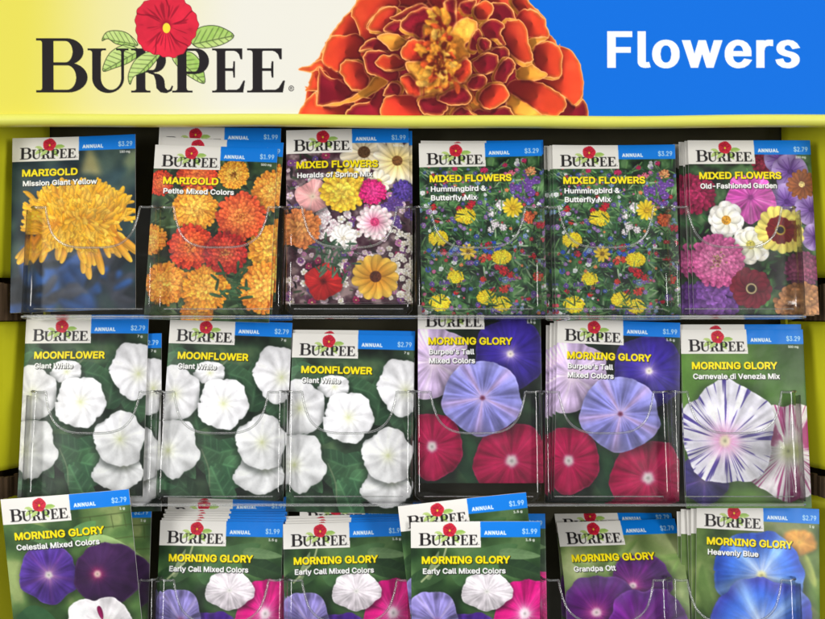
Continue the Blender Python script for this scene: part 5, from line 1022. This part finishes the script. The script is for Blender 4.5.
def pocket(tray, xc, seed):
    w = PITCH - .0014; hw = w / 2; r = .004
    path = []                                            # (x, y, height) round the pocket, left back to right back
    for i in range(7): path.append((-hw, BACK + (FRONT + r - BACK) * i / 6, TH + .001))
    for i in range(1, 5):
        a = math.pi - math.pi / 2 * i / 5
        path.append((-hw + r + r * math.cos(a), FRONT + r - r * math.sin(a), TH + .0005))
    for i in range(97):
        x = -hw + r + (w - 2 * r) * i / 96
        path.append((x, FRONT, scallop(x, w)))
    for p in path[10::-1]: path.append((-p[0], p[1], p[2]))
    n = len(path); rows = 22; v = []; f = []
    for j in range(rows + 1):
        t = j / rows
        for x, y, h in path:
            z = h * t
            k = max(0, 1 - z / .004)                     # rounded foot of the wall
            sh = .0028 * (1 - math.sqrt(max(0, 1 - k * k)))
            led = .0007 * (1 if z < .036 else max(0, 1 - (z - .036) / .005))      # the lower half stands a little forward
            xx = x * (1 - sh / hw); yy = y
            if y < 0: yy = y + sh - led + .0006 * math.sin(x * 60 + seed * 2 + z * 40)
            v.append((xc + xx, yy, z))
    for j in range(rows):
        for i in range(n - 1): f.append((j * n + i, j * n + i + 1, (j + 1) * n + i + 1, (j + 1) * n + i))
    p = mesh_obj('pocket', v, f, CLEAR, tray, True)
    # the bead along its top edge
    P = [Vector((xc + x, y + (.0006 * math.sin(x * 60 + seed * 2 + h * 40) if y < 0 else 0), h)) for x, y, h in path]
    mesh_obj('rim', *tube(P, .0007), RIM, p, True)
    # bead at its foot
    P = [Vector((xc - hw + .006 + (w - .012) * i / 20, FRONT - .0012, .0030)) for i in range(21)]
    mesh_obj('foot_bead', *tube(P, .0004), RIM, p, True)
    return p

def tube(P, r, k=10):
    v = []; f = []; n = len(P)
    for i, p in enumerate(P):
        t = (P[min(n - 1, i + 1)] - P[max(0, i - 1)]).normalized()
        a = t.cross(Vector((0, 1, .2))).normalized() if abs(t.y) < .9 else t.cross(Vector((0, 0, 1))).normalized()
        b = t.cross(a).normalized()
        for j in range(k): v.append(p + r * (math.cos(6.2832 * j / k) * a + math.sin(6.2832 * j / k) * b))
    for i in range(n - 1):
        for j in range(k): f.append((i * k + j, i * k + (j + 1) % k, (i + 1) * k + (j + 1) % k, (i + 1) * k + j))
    return v, f

Y_FLOOR = -.0062                 # where the packets' front stands on the tray floor
def make_tray(py_floor, label):
    tray = empty('clear_tray', (0, Y_FLOOR, wz(py_floor, Y_FLOOR)), label, 'tray', 'clear plastic seed trays')
    tray.rotation_euler = (-TILT, 0, 0)
    for i in range(6): pocket(tray, wx(85.5 + 131.25 * i) * .965, i)
    x0, x1 = wx(19) * .965, wx(808) * .965
    v, f = box(x0, x1, FRONT + .002, BACK, -.0010, -.0002)
    mesh_obj('tray_floor', v, f, CLEAR, tray)
    v, f = box(x0, x1, FRONT - .0030, FRONT + .0015, -.0030, -.0014)
    bevel(mesh_obj('front_flange', v, f, RIM, tray), .0006)
    for i in range(5):                                    # web between two neighbouring pockets
        xc = wx(85.5 + 131.25 * (i + .5)) * .965
        v, f = box(xc - .0012, xc + .0012, FRONT + .0015, FRONT + .0100, TH - .0012, TH - .0004)
        mesh_obj('web', v, f, RIM, tray)
    for xe in (x0, x1):
        v, f = box(xe - .0005, xe + .0005, FRONT - .001, BACK, .0, TH - .002)
        mesh_obj('end_wall', v, f, CLEAR, tray)
    return tray

make_tray(316.5, 'clear plastic six pocket tray under the header, holding marigold and mixed flower packets')
make_tray(500.5, 'clear plastic six pocket tray in the middle row, holding moonflower and morning glory packets')
make_tray(688.0, 'clear plastic six pocket tray in the bottom row, cut off by the photo edge')

# ------------------------------------------------------------------ packets
W_, H_ = 80.8 * MM, 116.0 * MM
def packet_mesh(key, seed):
    img = packet_print(*DESIGNS[key])
    bend = key == 'purple'
    def fy(u, v):
        e = (np.sin(np.pi * u) * np.sin(np.pi * v)) ** .6
        y = -.0015 * e - .0011 * e * (fbm(u * 3, v * 4.5, 1.0, seed) - .5) * 2
        y = y + .0012 * (2 * u - 1) ** 2 * (seed % 3 - 1) * (1 - v)            # a slight curl towards the top
        if bend: y = y + .026 * np.clip(1 - v / .42, 0, 1) ** 1.5
        return y
    return sheet('seed_packet', img, -W_ / 2, W_ / 2, 0, H_ * (.945 if bend else 1), fy, PACKET, back=.0007)

MESH = {k: packet_mesh(k, i) for i, k in enumerate(DESIGNS)}
YTOP = .0105
def packet(key, a, b, depth, label, group=None, lean=0.0, first={}):
    lean = math.radians(lean)
    """a, b: the top corners in the photo; depth: layers behind the front packet"""
    me = MESH[key]
    h = H_ * (.945 if key == 'purple' else 1)
    yt = YTOP + depth * .0021 + (.026 if key == 'purple' else 0)
    ax, az, bx, bz = wx(a[0], yt), wz(a[1], yt), wx(b[0], yt), wz(b[1], yt)
    roll = math.atan2(-(bz - az), bx - ax)
    R = Matrix.Rotation(-TILT - lean, 4, 'X') @ Matrix.Rotation(roll, 4, 'Y')
    top = Vector((0, .026 if key == 'purple' else 0, h))
    o = bpy.data.objects.new('seed_packet', me) if key not in first else first[key].copy()
    first.setdefault(key, o)
    C.objects.link(o)
    loc = Vector(((ax + bx) / 2, yt, (az + bz) / 2)) - R @ top
    o.matrix_world = Matrix.Translation(loc) @ R
    o['label'] = label; o['category'] = 'seed packet'
    if 'group' in o.keys(): del o['group']
    o['group'] = group or 'seed packets at the front of the pockets'
    return o

FR = [
 ('shaggy', (11, 139), (138, 134.6), 'seed packet with one big shaggy yellow marigold, tilted in the top left pocket'),
 ('petite', (152, 144.5), (281, 148.5), 'seed packet crowded with small orange, red and yellow marigolds'),
 ('spring', (287, 130), (407.6, 128), 'seed packet of mixed flowers with lavender, pink cornflower and brown eyed yellow daisy'),
 ('meadow', (419, 144), (541, 142), 'seed packet with a wildflower meadow, beside the lavender mixed flower packet'),
 ('meadow', (552, 145.5), (674.5, 145), 'seed packet with a wildflower meadow, beside the zinnia and mallow packet'),
 ('cottage', (688.6, 140.4), (809, 140.4), 'seed packet with pink zinnia, purple mallow and white daisies at the right wall'),
 ('moon', (25.8, 319), (148, 318.6), 'white moonflower seed packet beside the yellow left wall'),
 ('moon', (171, 318.6), (291, 322.6), 'white moonflower seed packet with its right side tilted down, middle of the three moonflower packets'),
 ('moon', (292.6, 332.8), (414.7, 335.5), 'white moonflower seed packet next to the purple morning glories, standing lowest of the three'),
 ('tall', (418.5, 305), (539.7, 305), 'lavender and crimson morning glory seed packet with its top hidden behind the tray above'),
 ('tall', (559, 318.5), (678, 323), 'lavender and crimson morning glory seed packet showing its whole logo, a fanned stack behind'),
 ('streaked', (680.5, 329.4), (802.5, 329.4), 'seed packet with white morning glories streaked purple and magenta'),
 ('dusk', (0, 500), (128, 489.5), 'seed packet with violet and near black morning glories, tilted in the bottom left pocket'),
 ('mixed', (160.5, 520), (283.5, 522), 'mixed morning glory seed packet beside the violet and near black ones, fanned tops behind'),
 ('mixed', (283, 524), (406, 520.5), 'seed packet of mixed morning glories, middle one of the three in the bottom row'),
 ('mixed', (414.8, 522), (536, 521), 'mixed morning glory seed packet beside the deep purple ones, before a tilted copy'),
 ('purple', (554, 522.5), (677, 518.5), 'seed packet with three deep purple morning glories, its top bent backward'),
 ('blue', (697.5, 503), (819.5, 509), 'seed packet with sky blue morning glories, tilted in the bottom right pocket'),
]
FORWARD = {12: (-17.5, -12), 15: (-18.0, -12.5)}      # two packets that lean out over the front of their tray
for i, (key, a, b, lab) in enumerate(FR): packet(key, a, b, FORWARD.get(i, (0, 0))[0], lab, lean=FORWARD.get(i, (0, 0))[1])

def behind(key, a, b, depth, label, group, lean=0.0): packet(key, a, b, depth, label, group, lean)
g = 'packets tucked behind the front ones'
behind('petite', (158.5, 136.5), (287, 143), 1, 'packet top showing directly above the small marigold packet', g)
behind('petite', (155.5, 126.6), (285, 128.5), 2, 'rearmost packet top above the small marigold packet, under the yellow lip', g)
behind('spring', (291, 131), (411, 130.5), 1, 'packet showing as a thin blue strip right of the lavender mixed flower packet', g)
behind('meadow', (421, 141.3), (542.5, 140.6), 1, 'packet edge just above the meadow packet beside the lavender mixed flowers', g)
ORD = ('first', 'second', 'third', 'fourth', 'fifth')
for i in range(4): behind('meadow', (549.2 - 2.8 * i + (0, .9, -.4, .6)[i], 146 + (0, 1.6, .4, 2.2)[i]), (671.5 - 2.8 * i, 145.4 + (.4, .2, 1.8, 1)[i]), 1 + i, ORD[i] + ' paper edge left of the right hand meadow packet, counted outward', 'paper edges left of the second meadow packet')
for i in range(5): behind('cottage', (685.4 - 3.0 * i + (0, .8, -.6, .5, -.3)[i], 140.8 + (.2, 2.2, 1.2, 4.6, 3.4)[i]), (806 - 3.0 * i, 141 + (1, .5, 3, 2.5, 5)[i]), 1 + i, ORD[i] + ' paper edge left of the zinnia and mallow packet, counted outward', 'paper edges left of the zinnia packet')
behind('moon', (39, 337), (161, 333), 1, 'packet showing as a blue corner right of the moonflower packet at the left wall', g)
behind('moon', (294, 329.5), (414, 331), 1, 'packet top showing above the lowest standing moonflower packet', g)
for i in range(3): behind('tall', (555 - 4.2 * i, 321 + 2.2 * i), (675 - 4.2 * i, 325 + 1.6 * i), 1 + i, ORD[i] + ' paper edge left of the fanned morning glory stack, counted outward', 'paper edges left of the crimson morning glory packet')
behind('streaked', (679, 324.5), (800.5, 324.3), 1, 'packet top showing above the streaked white morning glory packet', g)
behind('dusk', (29, 503), (151.5, 502.5), 1, 'packet corner with blue strip right of the tilted violet morning glory packet', g)
ORD += ('sixth',)
for i, (a, b) in enumerate((((162, 517.8), (284.5, 519.4)), ((165, 515.6), (286, 516.4)), ((164, 513.6), (285, 513.6)), ((168, 511), (285.5, 511.6)), ((167, 509), (284, 508.6)), ((171, 497), (286, 496.5)))):
    behind('mixed', a, b, 1 + i, ORD[i] + ' top in the fan above the left mixed morning glory packet, counted upward', 'tops above the left mixed morning glory packet')
for i, (a, b) in enumerate((((287, 521.5), (406, 518.5)), ((289, 519), (404.5, 516)), ((287, 516), (403.5, 513.6)), ((300, 501.5), (421, 501)))):
    behind('mixed', a, b, 1 + i, ORD[i] + ' top above the middle mixed morning glory packet, counted upward', 'tops above the middle mixed morning glory packet')
behind('mixed', (401.2, 505.8), (522.5, 492.2), -16.2, 'mixed morning glory packet tilted strongly to the left behind its upright copy', g, -12.5)
behind('mixed', (424, 514), (545, 513.5), 5, 'packet showing as a blue corner right of the strongly tilted packet', g)
behind('purple', (551, 509), (673, 508), 6, 'deep purple morning glory packet whose logo is half covered by the one in front', g)
for i in range(4): behind('blue', (692 - 5 * i + (0, 1, -.8, .6)[i], 508.5 + (0, 1.8, .6, 3)[i]), (813 - 5 * i, 510 + (2.4, .5, 2.8, 2)[i]), 1 + i, ORD[i] + ' paper edge left of the sky blue morning glory packet, counted outward', 'paper edges left of the sky blue packet')

# ------------------------------------------------------------------ light, camera
def area(name, loc, target, sx, sy, e, c=(1, 1, 1)):
    l = bpy.data.lights.new(name, 'AREA'); l.shape = 'RECTANGLE'; l.size = sx; l.size_y = sy; l.energy = e; l.color = c
    o = bpy.data.objects.new(name, l); C.objects.link(o); o.location = loc
    o.rotation_euler = (Vector(target) - Vector(loc)).to_track_quat('-Z', 'Y').to_euler()
    return o
area('ceiling_and_fill_light', (-.3, -1.6, 1.45), (0, 0, 0), 2.4, .4, 7, (1, .985, .96))
area('ceiling_and_fill_light', (-1.75, -2.6, .28), (0, 0, 0), .55, 1.3, 35, (1, .985, .96))  # added low side lamp, fills the packets under the lip; not on the ceiling
area('ceiling_and_fill_light', (1.75, -2.6, .28), (0, 0, 0), .55, 1.3, 37, (1, .985, .96))  # matching fill lamp added on the right, equally low

w = bpy.data.worlds.new('World'); bpy.context.scene.world = w; w.use_nodes = True
N, L = w.node_tree.nodes, w.node_tree.links
bg = N['Background']; bg.inputs['Strength'].default_value = 1.0
tc = N.new('ShaderNodeTexCoord'); sp = N.new('ShaderNodeSeparateXYZ'); L.new(tc.outputs['Generated'], sp.inputs[0])
rp = N.new('ShaderNodeValToRGB'); mr = N.new('ShaderNodeMapRange'); mr.inputs['From Min'].default_value = -1; L.new(sp.outputs['Z'], mr.inputs['Value']); L.new(mr.outputs['Result'], rp.inputs['Fac'])
STOPS = ((0, .30), (.40, .34), (.47, .16), (.72, .16), (.78, .75), (1, 1.05))
for p, v in STOPS[1:-1]: rp.color_ramp.elements.new(p)
for e, (p, v) in zip(rp.color_ramp.elements, STOPS): e.position = p; e.color = (v, v, v * 1.01, 1)
no = N.new('ShaderNodeTexNoise'); no.inputs['Scale'].default_value = 5; no.inputs['Detail'].default_value = 3; L.new(tc.outputs['Generated'], no.inputs['Vector'])
m2 = N.new('ShaderNodeMapRange'); m2.inputs['From Min'].default_value = .35; m2.inputs['From Max'].default_value = .68; m2.inputs['To Min'].default_value = .35; m2.inputs['To Max'].default_value = 1.9; L.new(no.outputs['Fac'], m2.inputs['Value'])
mx = N.new('ShaderNodeMix'); mx.data_type = 'RGBA'; mx.blend_type = 'MULTIPLY'; mx.inputs['Factor'].default_value = 1
L.new(rp.outputs['Color'], mx.inputs['A']); L.new(m2.outputs['Result'], mx.inputs['B']); L.new(mx.outputs['Result'], bg.inputs['Color'])

cam = bpy.data.cameras.new('camera'); co = bpy.data.objects.new('camera', cam); C.objects.link(co)
co.location = (0, -CAM, 0); co.rotation_euler = (math.pi / 2, 0, 0)
cam.sensor_width = 36; cam.lens = 36 * CAM / (825 * PX); cam.clip_start = .01; cam.clip_end = 100
sc = bpy.context.scene; sc.camera = co
sc.view_settings.view_transform = 'Standard'; sc.view_settings.look = 'None'; sc.view_settings.exposure = .14; sc.view_settings.gamma = 1
sc.cycles.max_bounces = 24; sc.cycles.transparent_max_bounces = 40; sc.cycles.use_denoising = True
